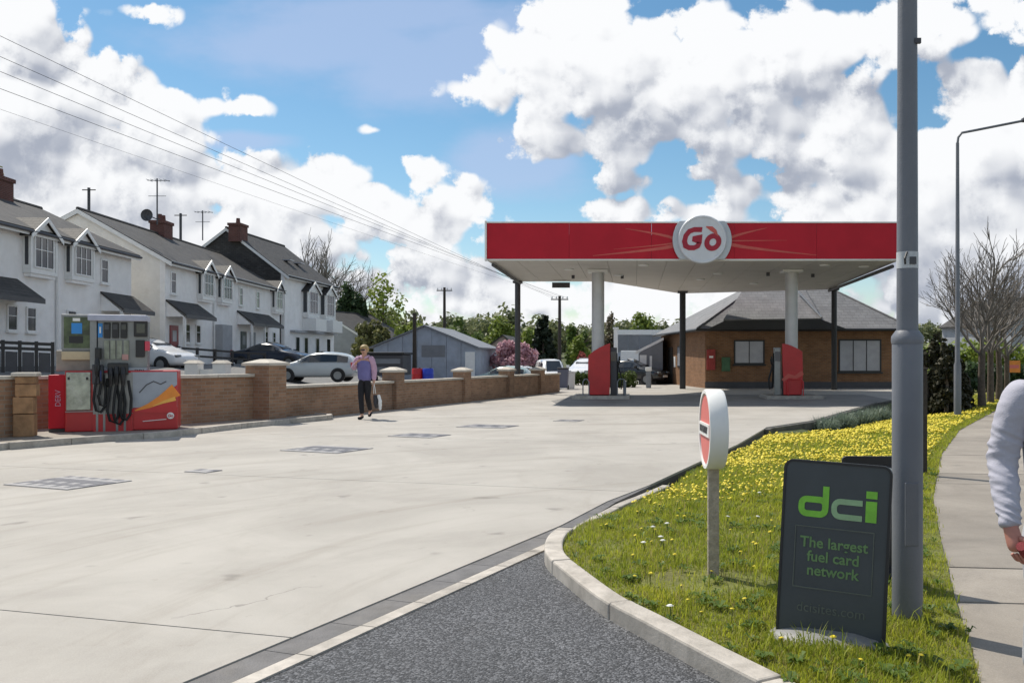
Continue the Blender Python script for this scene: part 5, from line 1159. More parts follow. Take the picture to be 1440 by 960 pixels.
M_SHED = mat('blue_grey_cladding', (.33, .37, .44), .6, .15, 1.5, stain=(.30, .32, .35, .5), stain_s=.8); M_SHEDR = mat('grey_sheet_roof', (.19, .20, .22), .6, .15, 1)
sh = shed('cladding_shed', 'wide blue grey shed with shallow gable behind the brick wall', 'shed', XU(597, 60), 60, 6.9, 9, 2.25, 3.65, M_SHED, 0, 0, M_SHEDR, 7)
MB().b2(-.2, 1.4, -.02, -.003, 1.6, 2.4).build('patch_panel', M_SHEDR, sh); MB().b2(2.75, 3.4, -.05, -.003, .0, 1.95).build('door', M_WHITE, sh)
dk = thing('covered_trailer', 'dark covered trailer standing left of the blue grey shed', 'trailer', (XU(540, 54), 54, -.02)); MB().b2(-1.15, 1.15, 0, 2, .5, 1.75).build('body', M_DARK, dk, bevel=.05); MB().b2(-1.25, 1.25, -.1, 2.1, 1.753, 1.9).build('lid', M_BLACK, dk, bevel=.04)
for sgn_ in (-1, 1): MB().lathe([(.30, -.1), (.30, .1)], 16, (sgn_*.8, .4, .3), 'y').build('wheel', M_BLACKR, dk)
MB().b2(-1.0, 1.0, -.03, -.003, .7, 1.0).build('side_board', M_SHEDR, dk); MB().b2(-1.0, 1.0, -.03, -.003, 1.2, 1.5).build('side_board', M_SHEDR, dk)
for px, m, lab in ((587, M_RED2, 'red plastic drum behind the wall in front of the shed'), (602, mat('blue_plastic', (.02, .06, .5), .4), 'blue plastic drum behind the wall in front of the shed')):
    x = XU(px, 47); o = thing('plastic_drum', lab, 'drum', (x, 47, .0)); MB().lathe([(.27, 0), (.29, .05), (.29, .33), (.30, .35), (.29, .37), (.29, .66), (.30, .68), (.29, .70), (.29, .92), (.26, .97)], 18).build('drum', m, o, smooth=40); MB().lathe([(.05, .97), (.05, 1.0)], 10, (.12, 0, 0)).build('bung', M_BLACK, o)
ct = shed('cottage', 'small pinkish cottage gable left of the pink cherry tree', 'cottage', XU(707, 80), 80, 3.6, 7, 2.2, 3.6, mat('pinkish_render', (.42, .33, .29), .85), -.05, 0, M_SLATE); MB().b2(-.5, .5, -.03, -.003, .8, 1.9).build('window', M_GLASS, ct)
wh = thing('grey_warehouse', 'grey flat roofed warehouse beyond the shop with a pale parapet', 'warehouse', (XU(898, 80), 80, -.1)); MB().b2(-2.0, 4.2, 0, 8, 0, 3.75).build('wall', M_SHED, wh); MB().b2(-2.05, 4.25, -.12, 8.1, 3.753, 4.2).build('parapet', M_WHITE2, wh)
for k in range(6): MB().b2(-1.95+k*1.03, -.96+k*1.03, -.04, -.003, 2.2, 3.7).build('cladding_sheet', M_SHEDR, wh)
M_LG = mat('pale_grey_board', (.45, .46, .47), .6, .1, 2); ls = thing('grey_lean_to', 'small grey shed with white sloping bargeboard against the brick shop', 'shed', (XU(914, 52), 52, -.05))
MB().prism([(-.65, 0), (.75, 0), (.75, 2.55), (-.65, 1.85)], 0, 3, 'y').build('wall', M_SHEDR, ls); MB().prism([(-.85, 1.80), (.80, 2.62), (.80, 2.78), (-.85, 1.96)], -.06, 3.1, 'y').build('roof', M_WHITE2, ls); MB().b2(-.60, -.2, -.04, -.003, 0, 1.75).build('door', M_WHITE, ls); MB().b2(-.02, .12, -.04, -.003, 0, 1.7).build('downpipe', M_WHITE2, ls)
bv = thing('box_lorry', 'white box lorry body parked before the grey warehouse', 'lorry', (XU(886, 72), 72, -.05)); MB().b2(-.75, .75, 0, 4, .6, 2.2).build('box_body', M_WHITE, bv, bevel=.04); MB().b2(-.7, .7, -.05, -.003, .7, 2.1).build('rear_door', M_WHITE2, bv); MB().b2(-.7, .7, .1, 3.9, .35, .597).build('chassis', M_BLACK, bv)
for x_ in (-.6, .6): MB().lathe([(.4, -.12), (.4, .12)], 16, (x_, .6, .4), 'y').build('wheel', M_BLACKR, bv)
wp = thing('white_post', 'tall white post beside the grey warehouse', 'post', (XU(866, 62), 62, -.05)); MB().b2(-.14, .14, -.14, .14, 0, 3.6).build('post', M_WHITE2, wp, bevel=.02); MB().b2(-.2, .2, -.2, .2, 3.603, 3.72).build('cap', M_WHITE2, wp)
ap = thing('air_tower', 'grey air and water pillar with a white head left of the shop', 'pillar', (XU(912, 45), 45, 0)); MB().b2(-.13, .13, -.12, .12, 0, .85).build('pillar', M_STEEL, ap, bevel=.03); MB().b2(-.16, .16, -.15, .15, .853, 1.05).build('head', M_WHITE, ap, bevel=.03)
wb = thing('wheeled_bin', 'blue grey wheeled bin at the far end of the brick wall', 'bin', (XU(792, 43), 43, .0)); MB().box((0, 0, .52), (.42, .5, .9), taper=(1.25, 1.25)).build('tub', mat('blue_grey_plastic', (.14, .15, .21), .5), wb, bevel=.03); MB().b2(-.28, .28, -.33, .33, .975, 1.05).build('lid', M_DARK, wb, bevel=.03)
for x_ in (-.22, .22): MB().lathe([(.1, -.03), (.1, .03)], 12, (x_, .27, .1), 'x').build('wheel', M_BLACKR, wb)
wt = thing('wheeled_bin', 'white tub beside the blue grey wheeled bin', 'bin', (XU(802, 44), 44, .0)); MB().box((0, 0, .4), (.4, .4, .8), taper=(1.15, 1.15)).build('tub', M_WHITE2, wt, bevel=.03); MB().b2(-.24, .24, -.24, .24, .803, .85).build('lid', M_WHITE, wt)
# far right: house, signs
rh = shed('far_house', 'grey house with dark roof at the right edge beyond the bare trees', 'house', XU(1480, 70), 70, 8, 8, 3.2, 5.4, M_GREYR, 1.0, R(20), M_SLATE); MB().b2(-3.2, -2.0, -.03, -.003, 1.2, 2.4).build('window', M_GLASSB, rh); MB().b2(-1, .2, -.03, -.003, 1.2, 2.4).build('window', M_GLASSB, rh)
def far_sign(px, Y, py, lab):
    x = XU(px, Y); z = verge_z(min(x, lerp(VR, Y)), Y); o = thing('road_sign', lab, 'road sign', (x, Y, z-.1)); h_ = ZH(py, Y)-z+.1
    MB().tube([(0, 0, 0), (0, 0, h_+.3)], .04, 8).build('post', M_STEEL, o); MB().b2(-.06, .50, -.05, -.02, h_-.25, h_+.3).build('plate', M_ORANGE, o, bevel=.01); MB().b2(.0, .44, -.056, -.051, h_-.05, h_+.1).build('plate_print', M_SIGNRED, o)
far_sign(1419, 41, 516, 'orange road sign on a thin post among the bare trees')
wpost = MB().tube([(0, 0, 0), (0, 0, 2.0)], .05, 8).build('marker_post', M_WHITE2); wpost.location = (XU(1407, 39), 39, -.35); tag(wpost, 'thin white post beside the bare tree trunks', 'post')

# ------------------------------------------------------------------ poles and cables
def pole(px, Y, py0, lab, arm=True, base=None):
    x = XU(px, Y); b = ground_h(x, Y)-.2; top = ZH(py0, Y)-b; o = thing('telegraph_pole', lab, 'telegraph pole', (x, Y, b))
    MB().lathe([(.16, 0), (.11, top)], 10).build('shaft', M_TIMBERD, o, smooth=40)
    if arm:
        MB().b2(-.68, .68, -.05, .05, top-.32, top-.24).build('crossarm', M_TIMBERD, o)
        for q in (-.6, -.25, .25, .6): MB().lathe([(.05, top-.217), (.06, top-.1), (.03, top-.04)], 8, (q, 0, 0)).build('insulator', M_WHITE2, o)
    return Vector((x, Y, b+top))
pf = pole(787, 70, 416, 'telegraph pole seen under the canopy left of the silver column'); pole(625, 78, 404, 'telegraph pole above the blue grey shed'); pole(583, 57, 440, 'short wooden pole in front of the blue grey shed', False)
pn = pole(-849, 14, -380, 'near telegraph pole carrying the cables, left of the picture')
for i, py in enumerate((47, 76, 97, 121, 150)):
    a = Vector((XU(0, 24), 24, ZH(py, 24))); b = pf+Vector(((-.6, -.25, .25, .6, .0)[i], 0, -.15)); d = a-b; e = b+d*((70-14)/(70-24)); pts = []
    for k in range(25):
        t = k/24; p = b+(e-b)*t; p.z -= .12*4*t*(1-t); pts.append(p)
    o = MB().tube(pts, (.0075 if i < 4 else .004), 5).build('overhead_cable', M_BLACK, smooth=60)
    tag(o, ('topmost cable crossing the left sky from the telegraph pole', 'second cable from the top crossing the left sky', 'third cable from the top crossing the left sky', 'fourth cable down crossing the left sky above the terrace', 'faint thin cable, lowest of those crossing the left sky')[i], 'cable', 'overhead cables across the left sky')

# ------------------------------------------------------------------ foliage
def leaves(n, blobs, size, flat=.5):                             # leaf quads in clumps through a crown's volume -> verts, faces
    w = np.array([b[3]*b[4]*b[5] for b in blobs])**.75; w /= w.sum(); ix = RNG.choice(len(blobs), n, p=w); B = np.array(blobs, float)[ix]
    d = RNG.normal(size=(n, 3)); d /= np.linalg.norm(d, axis=1)[:, None]; r = RNG.random(n)**.42
    c = B[:, :3]+d*r[:, None]*B[:, 3:6]
    nr = d+RNG.normal(size=(n, 3))*.7; nr[:, 2] += .35; nr /= np.linalg.norm(nr, axis=1)[:, None]
    t = np.cross(nr, RNG.normal(size=(n, 3))); t /= np.linalg.norm(t, axis=1)[:, None]; b = np.cross(nr, t)
    s = (size*(.6+.8*RNG.random(n)))[:, None]
    v = np.stack([c-t*s*.5-b*s*.18, c+t*s*.05-b*s*.42, c+t*s*.55+b*s*.05, c+t*s*.02+b*s*.42], 1).reshape(-1, 3)
    return v, np.arange(n*4).reshape(n, 4)
def clumps(w, h, z0, n, rs=.34, seed=0, squash=.8):
    r = random.Random(seed); out = []
    for _ in range(n):
        while 1:
            p = (r.uniform(-1, 1), r.uniform(-1, 1), r.uniform(-1, 1))
            if p[0]**2+p[1]**2+p[2]**2 < 1: break
        q = rs*r.uniform(.6, 1.25); out.append((p[0]*w/2*(1-q*.5), p[1]*w/2*(1-q*.5), z0+h/2+p[2]*h/2*(1-q*.6), q*w/2, q*w/2, q*h/2*squash*1.4))
    return out
def limbs(mb, p, d, L, r, depth, rnd, up=.15, spread=.55, nk=(2, 3), shrink=.72, tip=.006):
    n = 4; pts = [p]; dd = d.copy()
    for i in range(n):
        dd = (dd+Vector((rnd.gauss(0, .09), rnd.gauss(0, .09), rnd.gauss(0, .05)+up*.12))).normalized(); pts.append(pts[-1]+dd*L/n)
    mb.tube(pts, [max(tip, r*(1-.38*i/n)) for i in range(n+1)], 6 if r > .03 else 4, cap=False)
    if depth <= 0: return
    for k in range(rnd.randint(*nk)):
        t = rnd.uniform(.45, 1); b = pts[min(n, int(t*n))]; a = Vector((rnd.gauss(0, 1), rnd.gauss(0, 1), rnd.gauss(0, .5))).normalized()
        nd = (dd+a*spread*rnd.uniform(.7, 1.3)+Vector((0, 0, up*.5))).normalized(); limbs(mb, b, nd, L*shrink*rnd.uniform(.8, 1.1), r*.58, depth-1, rnd, up, spread, nk, shrink, tip)
    limbs(mb, pts[-1], (dd+Vector((rnd.gauss(0, .2), rnd.gauss(0, .2), up))).normalized(), L*shrink, r*.62, depth-1, rnd, up, spread, nk, shrink, tip)
def tree(name, label, x, y, h, w, m, z0=.25, n=2600, size=.4, nb=16, seed=1, group=None, cat='tree', base=None, bark=None, cone=False, squash=.8):
    b = (ground_h(x, y) if base is None else base)-.1; o = thing(name, label, cat, (x, y, b), 0, group); rnd = random.Random(seed)
    mb = MB(); mb.tube([(0, 0, 0), (rnd.uniform(-.1, .1), rnd.uniform(-.1, .1), h*.35), (rnd.uniform(-.2, .2), rnd.uniform(-.2, .2), h*.75)], [max(.05, h*.028), h*.02, h*.006], 8)
    if not cone:
        for k in range(5): a = rnd.uniform(0, 6.28); limbs(mb, Vector((0, 0, h*rnd.uniform(.25, .5))), Vector((math.cos(a), math.sin(a), .8)).normalized(), h*.22, h*.012, 1, rnd)
    mb.build('trunk', bark or M_BARK, o, smooth=60)
    if cone:
        bl = []
        for i in range(nb):
            t = i/nb; rr = w/2*(1-t)**.8+.08*w
            for k in range(3): a = rnd.uniform(0, 6.28); q = rr*.45; bl.append((math.cos(a)*(rr-q*.7), math.sin(a)*(rr-q*.7), h*(z0+(1-z0)*t*.94), q, q, h/nb*.9))
    else: bl = clumps(w, h*(1-z0), h*z0, nb, .38, seed, squash)
    v, f = leaves(n, bl, size); fast_mesh('crown', v, f, m, o); return o
def bare_tree(label, x, y, h, seed, depth=5, base=None, group=None, trunk=.3, up=.3, spread=.5, r=None):
    b = (ground_h(x, y) if base is None else base)-.1; o = thing('bare_tree', label, 'tree', (x, y, b), 0, group); rnd = random.Random(seed); r = r or h*.02
    th = h*trunk; MB().tube([(0, 0, 0), (rnd.uniform(-.04, .04)*h*.2, 0, th*.5), (0, 0, th)], [r*1.25, r, r*.9], 9).build('trunk', M_BARK, o, smooth=60)
    mb = MB()
    for k in range(6):
        a = k*1.05+rnd.uniform(-.3, .3); limbs(mb, Vector((0, 0, th*(.88+.12*rnd.random()))), Vector((math.cos(a)*.9, math.sin(a)*.9, .5+rnd.random()*.7)).normalized(), h*.22, r*.36, depth-1, rnd, up, spread, (1, 3))
    limbs(mb, Vector((0, 0, th)), Vector((0, 0, 1)), h*.24, r*.6, depth-1, rnd, up, spread, (2, 3))
    mb.build('crown', M_TWIG, o, smooth=60, recalc=False); return o
L_DARK = leaf_mat('dark_evergreen_leaf', (.025, .05, .022), (.075, .12, .045)); L_MID = leaf_mat('mid_green_leaf', (.065, .115, .028), (.18, .24, .06)); L_LITE = leaf_mat('fresh_green_leaf', (.12, .18, .03), (.29, .34, .07))
L_OLIVE = leaf_mat('budding_olive_leaf', (.09, .10, .035), (.21, .21, .08)); L_BROWN = leaf_mat('brown_winter_leaf', (.10, .08, .05), (.19, .16, .10)); L_PINK = leaf_mat('pink_blossom', (.45, .24, .28), (.66, .42, .46)); L_COPPER = leaf_mat('copper_red_leaf', (.25, .05, .045), (.42, .14, .12))
L_CON = leaf_mat('conifer_leaf', (.010, .018, .010), (.028, .042, .02), .1); L_GREYG = leaf_mat('grey_green_leaf', (.13, .17, .13), (.26, .32, .26)); L_HEDGE = leaf_mat('clipped_hedge_leaf', (.04, .075, .015), (.12, .16, .04))
def tr(name, label, px, Y, pt, wpx, m, **k):                     # crown top row and width from the photo
    x = XU(px, Y); base = ground_h(x, Y); return tree(name, label, x, Y, ZH(pt, Y)-base, wpx*Y/F, m, **k)
tr('evergreen_tree', 'dense dark evergreen tree right behind the tall house', 484, 88, 398, 62, L_DARK, n=5200, size=.42, seed=3, z0=.1)
tr('budding_tree', 'tall airy budding green tree right of the dark evergreen', 540, 92, 384, 66, L_LITE, n=900, size=.36, seed=4, nb=22)
tr('budding_tree', 'rounded olive tree behind the woman and left of the shed', 520, 78, 446, 54, L_OLIVE, n=2200, size=.36, seed=5, z0=.05)
tr('bushy_tree', 'bright yellow green bush behind the left slope of the shed roof', 575, 84, 446, 60, L_LITE, n=3000, size=.36, seed=6, z0=.02)
tr('bushy_tree', 'mid green tree behind the shed beneath the tall telegraph pole', 640, 100, 446, 80, L_MID, n=3400, size=.42, seed=7, z0=.02)
tr('bushy_tree', 'fresh green tree left of the thin canopy column', 706, 104, 442, 62, L_LITE, n=3800, size=.42, seed=8, z0=.02)
tr('bushy_tree', 'fresh green tree between the thin canopy column and dark conifer', 742, 110, 446, 44, L_LITE, n=3000, size=.42, seed=9, z0=.02)
tr('conifer_tree', 'pointed dark conifer between the cherry tree and telegraph pole', 764, 74, 436, 42, L_CON, n=5200, size=.34, seed=10, cone=True, z0=.06, nb=18)
tr('cherry_tree', 'pink blossoming cherry tree behind the far end of the wall', 724, 66, 476, 60, L_PINK, n=3000, size=.26, seed=11, z0=.2)
tr('copper_shrub', 'coppery red shrub just left of the left fuel dispenser', 822, 64, 490, 32, L_COPPER, n=1800, size=.2, seed=12, z0=.0, cat='shrub')
tr('bushy_tree', 'fresh green tree right of the telegraph pole under the canopy', 812, 108, 440, 40, L_MID, n=2800, size=.42, seed=13, z0=.02)
tr('bushy_tree', 'low fresh green tree beside the left silver column', 820, 96, 466, 40, L_LITE, n=2400, size=.36, seed=14, z0=.02)
tr('bushy_tree', 'round fresh green tree above the grey warehouse', 898, 112, 440, 76, L_LITE, n=4200, size=.42, seed=15, z0=.02)
tr('budding_tree', 'brownish bare looking tree right of the left silver column', 862, 118, 438, 36, L_BROWN, n=1500, size=.42, seed=16, z0=.02)
tr('evergreen_tree', 'green tree behind the chimney at the left edge', 14, 62, 238, 62, L_OLIVE, n=2200, size=.36, seed=17, z0=.2)
bare_tree('bare branched tree behind the tall house, left of its neighbour', XU(428, 96), 96, ZH(322, 96)-ground_h(XU(428, 96), 96), 21, 5, group='bare trees behind the tall house', trunk=.35); bare_tree('bare branched tree behind the tall house, larger and further right', XU(462, 94), 94, ZH(325, 94)-ground_h(XU(462, 94), 94), 23, 5, group='bare trees behind the tall house', trunk=.35, up=.1, spread=.65)
def wood():                                                      # the far wooded slope, one mass
    V, Fc, o = [], [], 0
    for i in range(230):
        Y = RNG.uniform(150, 330); x = XU(RNG.uniform(330, 1150) if i < 120 else RNG.uniform(-900, 2300), Y); h = RNG.uniform(5.5, 10.5); v, f = leaves(520, clumps(RNG.uniform(8, 13), h, 0, 9, .42, i), .95); v = v+np.array([x, Y, ground_h(x, Y)-1]); V.append(v); Fc.append(f+o); o += len(v)
    ob = fast_mesh('far_wood', np.concatenate(V), np.concatenate(Fc), leaf_mat('hazed_wood_leaf', (.12, .14, .075), (.26, .28, .13))); struct(ob, 'stuff')  # leaf colours made paler to stand for haze over the distance
wood()
def hedge(name, label, x, y, L, w, h, rz, m, n, size, base, cat='hedge', group=None, ragged=.2):
    o = thing(name, label, cat, (x, y, base), rz, group); bl = []
    k = max(3, int(L/(w*.6)))
    for i in range(k):
        t = -L/2+L*(i+.5)/k
        for zz in (.3, .7): bl.append((t+random.uniform(-.1, .1), random.uniform(-.1, .1)*w, h*zz*(1+random.uniform(-ragged, ragged)), L/k*.75, w*.5, h*.34))
    v, f = leaves(n, bl, size); fast_mesh('foliage', v, f, m, o)
    mb = MB(); 
    for i in range(max(2, k//2)): t = -L/2+L*(i+.5)/max(2, k//2); mb.tube([(t, 0, -.1), (t+random.uniform(-.1, .1), 0, h*.6)], .03, 5)
    mb.build('stems', M_BARK, o); return o
hedge('clipped_bush', 'round clipped green bush left of the left fuel dispenser', XU(821, 50), 50, 1.2, .9, .8, 0, L_HEDGE, 1400, .12, -.02, 'bush'); hedge('clipped_bush', 'round clipped green bush right of the left fuel dispenser, by the black saloon', XU(872, 46), 46, 1.6, 1.0, .85, 0, L_HEDGE, 1600, .12, -.02, 'bush')
hedge('dark_hedge', 'dark hedge beyond the bare tree trunks at the right', XU(1405, 50), 50, 8, 1.4, 1.6, R(10), L_DARK, 5000, .22, -.4); hedge('bank_shrubs', 'bright green scrub on the bank at the right edge', XU(1415, 60), 60, 12, 3, 3.0, R(10), L_LITE, 4500, .32, -.2, 'shrubs')
# conifers and timber fence at the end of the forecourt, right of the lamp post
for i, (px, Y, pt, w) in enumerate(((1306, 28, 470, 1.1), (1318, 29, 452, 1.0), (1330, 27.2, 462, 1.0), (1341, 28.5, 474, 1.0), (1352, 30, 500, .8))):
    x = XU(px, Y); b = verge_z(x, Y); lab = ('left', 'second from the left', 'middle', 'second from the right', 'right')[i]
    tree('slim_conifer', 'dark slim conifer between lamp posts, %s of a row of five' % lab, x, Y, ZH(pt, Y)-b, w, leaf_mat('brown_conifer_leaf', (.012, .018, .009), (.065, .055, .025), .1), z0=.02, n=2200, size=.13, nb=16, seed=40+i, group='slim conifers beside the pavement', base=b, cone=True)
def fence(x0, y0, x1, y1, lab, nb_, h):
    L = math.hypot(x1-x0, y1-y0); o = thing('board_fence', lab, 'fence', (x0, y0, verge_z(x0, y0)-.1), math.atan2(y1-y0, x1-x0)); bd = None
    for k in range(nb_):
        w = L/nb_; MB().b2(k*w+.006, (k+1)*w-.006, -.012, .012, 0, h+random.uniform(-.04, .04)).build('board', M_TIMBERD, o)
    for z in (.3, h-.3): MB().b2(0, L, .013, .06, z, z+.1).build('rail', M_TIMBERD, o)
fence(XU(1262, 33), 33, XU(1365, 33.5), 33.5, 'dark board fence behind the slim conifers', 18, 1.45)
# bare street trees along the grass at the right
for i, (px, Y, pt) in enumerate(((1381, 30.5, 285), (1393, 33.5, 306), (1404, 36.5, 318), (1416, 41, 350))):
    x = XU(px, Y); b = verge_z(x, Y)-.02; bare_tree(('nearest bare street tree with a wide twiggy crown', 'second bare street tree in the row beside the pavement', 'third bare street tree in the row beside the pavement', 'farthest bare street tree in the row beside the pavement')[i], x, Y, ZH(pt, Y)-b, 60+i, 5, b, 'bare street trees beside the pavement', .30, .16, .62, r=.12)
# grey green shrubs at the foot of the retaining edge
for i, (px, py, w, h) in enumerate(((1160, 611, .9, .42), (1184, 607, 1.0, .46), (1212, 602, 1.1, .48), (1236, 594, 1.1, .5))):
    Y = 21.0+i*1.7; x = XU(px, Y); b = verge_z(x, Y)-.03
    o = thing('lavender_bush', 'pale grey green bushy plant below the edge, %s of four' % ('first from the left', 'second from the left', 'third from the left', 'rightmost')[i], 'plant', (x, Y, b), 0, 'grey green plants below the forecourt edge')
    n = 500; a = RNG.uniform(0, 2*PI, n); r0 = RNG.random(n)*.15*w; ln = h*(.7+.6*RNG.random(n)); lean = RNG.random(n)*.75; bx_ = r0*np.cos(a); by_ = r0*np.sin(a); tipx = bx_+np.cos(a)*lean*w*.55; tipy = by_+np.sin(a)*lean*w*.55; wd = .018
    v = np.stack([np.stack([bx_-np.sin(a)*wd, by_+np.cos(a)*wd, 0*a], 1), np.stack([bx_+np.sin(a)*wd, by_-np.cos(a)*wd, 0*a], 1), np.stack([tipx, tipy, ln], 1)], 1).reshape(-1, 3)
    fast_mesh('stems', v, np.arange(n*3).reshape(n, 3), L_GREYG, o); v, f = leaves(500, [(0, 0, h*.6, w*.42, w*.35, h*.42)], .06); fast_mesh('foliage', v, f, L_GREYG, o)

# ------------------------------------------------------------------ grass blades and dandelions of the verge
def verge_points(n, y0, y1, pw=1.0):
    Y = y0+(y1-y0)*RNG.random(n)**pw; l = np.interp(Y, [q[0] for q in VL], [q[1] for q in VL]); r = np.interp(Y, [q[0] for q in VR], [q[1] for q in VR]); f = RNG.random(n); X = l+(r+.05-l)*f+RNG.normal(size=n)*.02
    return X, Y, f, np.minimum(X-l, r-X)
zv = np.vectorize(verge_z)
gm = bpy.data.materials.new('grass_blades'); gm.use_nodes = True
def grass_mat():
    t = gm.node_tree; N = NT(t); b = t.nodes['Principled BSDF']; geo = N.n('ShaderNodeNewGeometry'); P = geo.outputs['Position']
    rn = geo.outputs['Random Per Island']; patch = N.noise(P, 1.5, 4, .6)
    c = N.mix(N.m('ADD', N.m('MULTIPLY', rn, .55), N.m('MULTIPLY', N.sstep(patch, .35, .68), .5)), (.21, .275, .024), (.52, .52, .058))
    c = N.mix(N.m('MULTIPLY', N.m('GREATER_THAN', rn, .86), .8), c, (.34, .28, .12))
    N.put(b.inputs['Base Color'], c); b.inputs['Roughness'].default_value = .5; b.inputs['Specular IOR Level'].default_value = .35
    tl = N.n('ShaderNodeBsdfTranslucent'); N.put(tl.inputs[0], c); mx = N.n('ShaderNodeMixShader'); mx.inputs[0].default_value = .5
    t.links.new(b.outputs[0], mx.inputs[1]); t.links.new(tl.outputs[0], mx.inputs[2]); t.links.new(mx.outputs[0], t.nodes['Material Output'].inputs[0])
grass_mat()
def blades(sets):
    V = []
    for (n, y0, y1, h, w) in sets:
        X, Y, f, ed = verge_points(n, y0, y1); Z = zv(X, Y)
        bald = (np.hypot((X-ns.location.x+.05)/.42, (Y-ns.location.y+.15)/.30) < 1) & (RNG.random(n) < .8); keep = ~bald; X, Y, Z, ed = X[keep], Y[keep], Z[keep], ed[keep]; n = len(X)
        tuft = np.array([mnoise.noise(Vector((x*3.1, y*3.1, 1))) for x, y in zip(X, Y)])
        H = h*(.45+.75*RNG.random(n))*(1+.75*tuft)*np.where(ed < .12, .6, 1.0); a = RNG.uniform(0, 2*PI, n); lean = H*(.15+.75*RNG.random(n)); ca, sa = np.cos(a), np.sin(a); ww = w*(.6+.8*RNG.random(n))
        b0 = np.stack([X-sa*ww, Y+ca*ww, Z-.01], 1); b1 = np.stack([X+sa*ww, Y-ca*ww, Z-.01], 1)
        m0 = np.stack([X+ca*lean*.35-sa*ww*.8, Y+sa*lean*.35+ca*ww*.8, Z+H*.6], 1); m1 = np.stack([X+ca*lean*.35+sa*ww*.8, Y+sa*lean*.35-ca*ww*.8, Z+H*.6], 1); tp_ = np.stack([X+ca*lean, Y+sa*lean, Z+H*.95], 1)
        V.append(np.stack([b0, b1, m0, m1, tp_], 1).reshape(-1, 3))
    V = np.concatenate(V); k = len(V)//5; i = np.arange(k)[:, None]*5
    Fc = np.stack([i+np.array([[0, 1, 3]]), i+np.array([[0, 3, 2]]), i+np.array([[2, 3, 4]])], 1).reshape(-1, 3)
    struct(fast_mesh('grass', V, Fc, gm), 'stuff')
blades([(60000, 3.2, 8, .042, .0026), (60000, 8, 14, .065, .0042), (42000, 14, 24, .07, .008), (26000, 24, 45, .08, .014), (2600, 3.2, 9, .10, .0032), (2600, 9, 16, .11, .005)])
L_WEED = leaf_mat('weed_leaf', (.05, .10, .015), (.13, .19, .03), .3)
def weeds(n):
    X, Y, f, ed = verge_points(n, 3.6, 14); V = []
    for x, y in zip(X, Y):
        z = verge_z(x, y); r0 = random.uniform(.03, .075)
        for k in range(8):
            a = k*.785+random.uniform(-.3, .3); ca, sa = math.cos(a), math.sin(a); r = r0*random.uniform(.7, 1.2); w = r*.2; h = random.uniform(.015, .04)
            V += [(x, y, z+.012), (x+ca*r*.6-sa*w, y+sa*r*.6+ca*w, z+.012+h), (x+ca*r, y+sa*r, z+.012+h*.7), (x+ca*r*.6+sa*w, y+sa*r*.6-ca*w, z+.012+h)]
    struct(fast_mesh('weeds', np.array(V), np.arange(len(V)).reshape(-1, 4), L_WEED), 'stuff')
weeds(420)
M_DAND = mat('dandelion_yellow', (.68, .55, .02), .6, .15, 60); M_CLOCK = mat('seed_head_white', (.75, .75, .70), .8, .1, 60)
def head_arrays(n, rad, z):
    k = 9; a = np.linspace(0, 2*PI, k, endpoint=False)
    base = np.concatenate([[[0, 0, .5]], np.stack([np.cos(a)*.7, np.sin(a)*.7, .55+.0*a], 1), np.stack([np.cos(a), np.sin(a), .12+0*a], 1)]); f = []
    for j in range(k): f += [(0, 1+j, 1+(j+1) % k), (1+j, 1+k+j, 1+k+(j+1) % k), (1+j, 1+k+(j+1) % k, 1+(j+1) % k)]
    return base, np.array(f)
def dandelion_mass(n, y0, y1, rad):
    X, Y, f, ed = verge_points(n, y0, y1); dens = np.array([.5+mnoise.noise(Vector((x*.9, y*.9, 5))) for x, y in zip(X, Y)]); k = (RNG.random(n) < np.clip(dens*2.2-.35, .03, 1)) & (ed > .1); X, Y = X[k], Y[k]
    Z = zv(X, Y)+.05+.05*RNG.random(len(X)); base, fc = head_arrays(0, 0, 0); s = rad*(.7+.6*RNG.random(len(X))); tl = RNG.normal(size=(len(X), 2))*.35
    V = base[None]*s[:, None, None]; V[:, :, 2] += V[:, :, 0]*tl[:, :1]+V[:, :, 1]*tl[:, 1:]; V = V+np.stack([X, Y, Z], 1)[:, None]; m = base.shape[0]
    return V.reshape(-1, 3), (fc[None]+np.arange(len(X))[:, None, None]*m).reshape(-1, 3)
parts_, o_ = [], 0; Vs, Fs = [], []
for q in ((1300, 8.5, 13, .014), (3600, 12.0, 18, .018), (4300, 17, 28, .024), (900, 28, 45, .03)):
    v, f = dandelion_mass(*q); Vs.append(v); Fs.append(f+o_); o_ += len(v)
struct(fast_mesh('dandelions', np.concatenate(Vs), np.concatenate(Fs), M_DAND), 'stuff')
def flower_proto(m, r):
    mb = MB(); b, f = head_arrays(0, 0, 0); mb.mi = 1; mb.add([(p[0]*r, p[1]*r, p[2]*r+.075) for p in b], [tuple(q) for q in f])
    for k in range(12): a = k*.524; mb.add([(r*.8*math.cos(a), r*.8*math.sin(a), .082), (r*1.25*math.cos(a+.15), r*1.25*math.sin(a+.15), .078), (r*1.25*math.cos(a-.15), r*1.25*math.sin(a-.15), .078)], [(0, 1, 2)])
    mb.mi = 0; mb.tube([(0, 0, 0), (.004, 0, .04), (0, 0, .078)], .0028, 5); return mb.mesh('dandelion', [leaf_mat('stalk_green', (.10, .14, .03), (.16, .2, .05)), m])
pd, pw_ = flower_proto(M_DAND, .0115), flower_proto(M_CLOCK, .013)
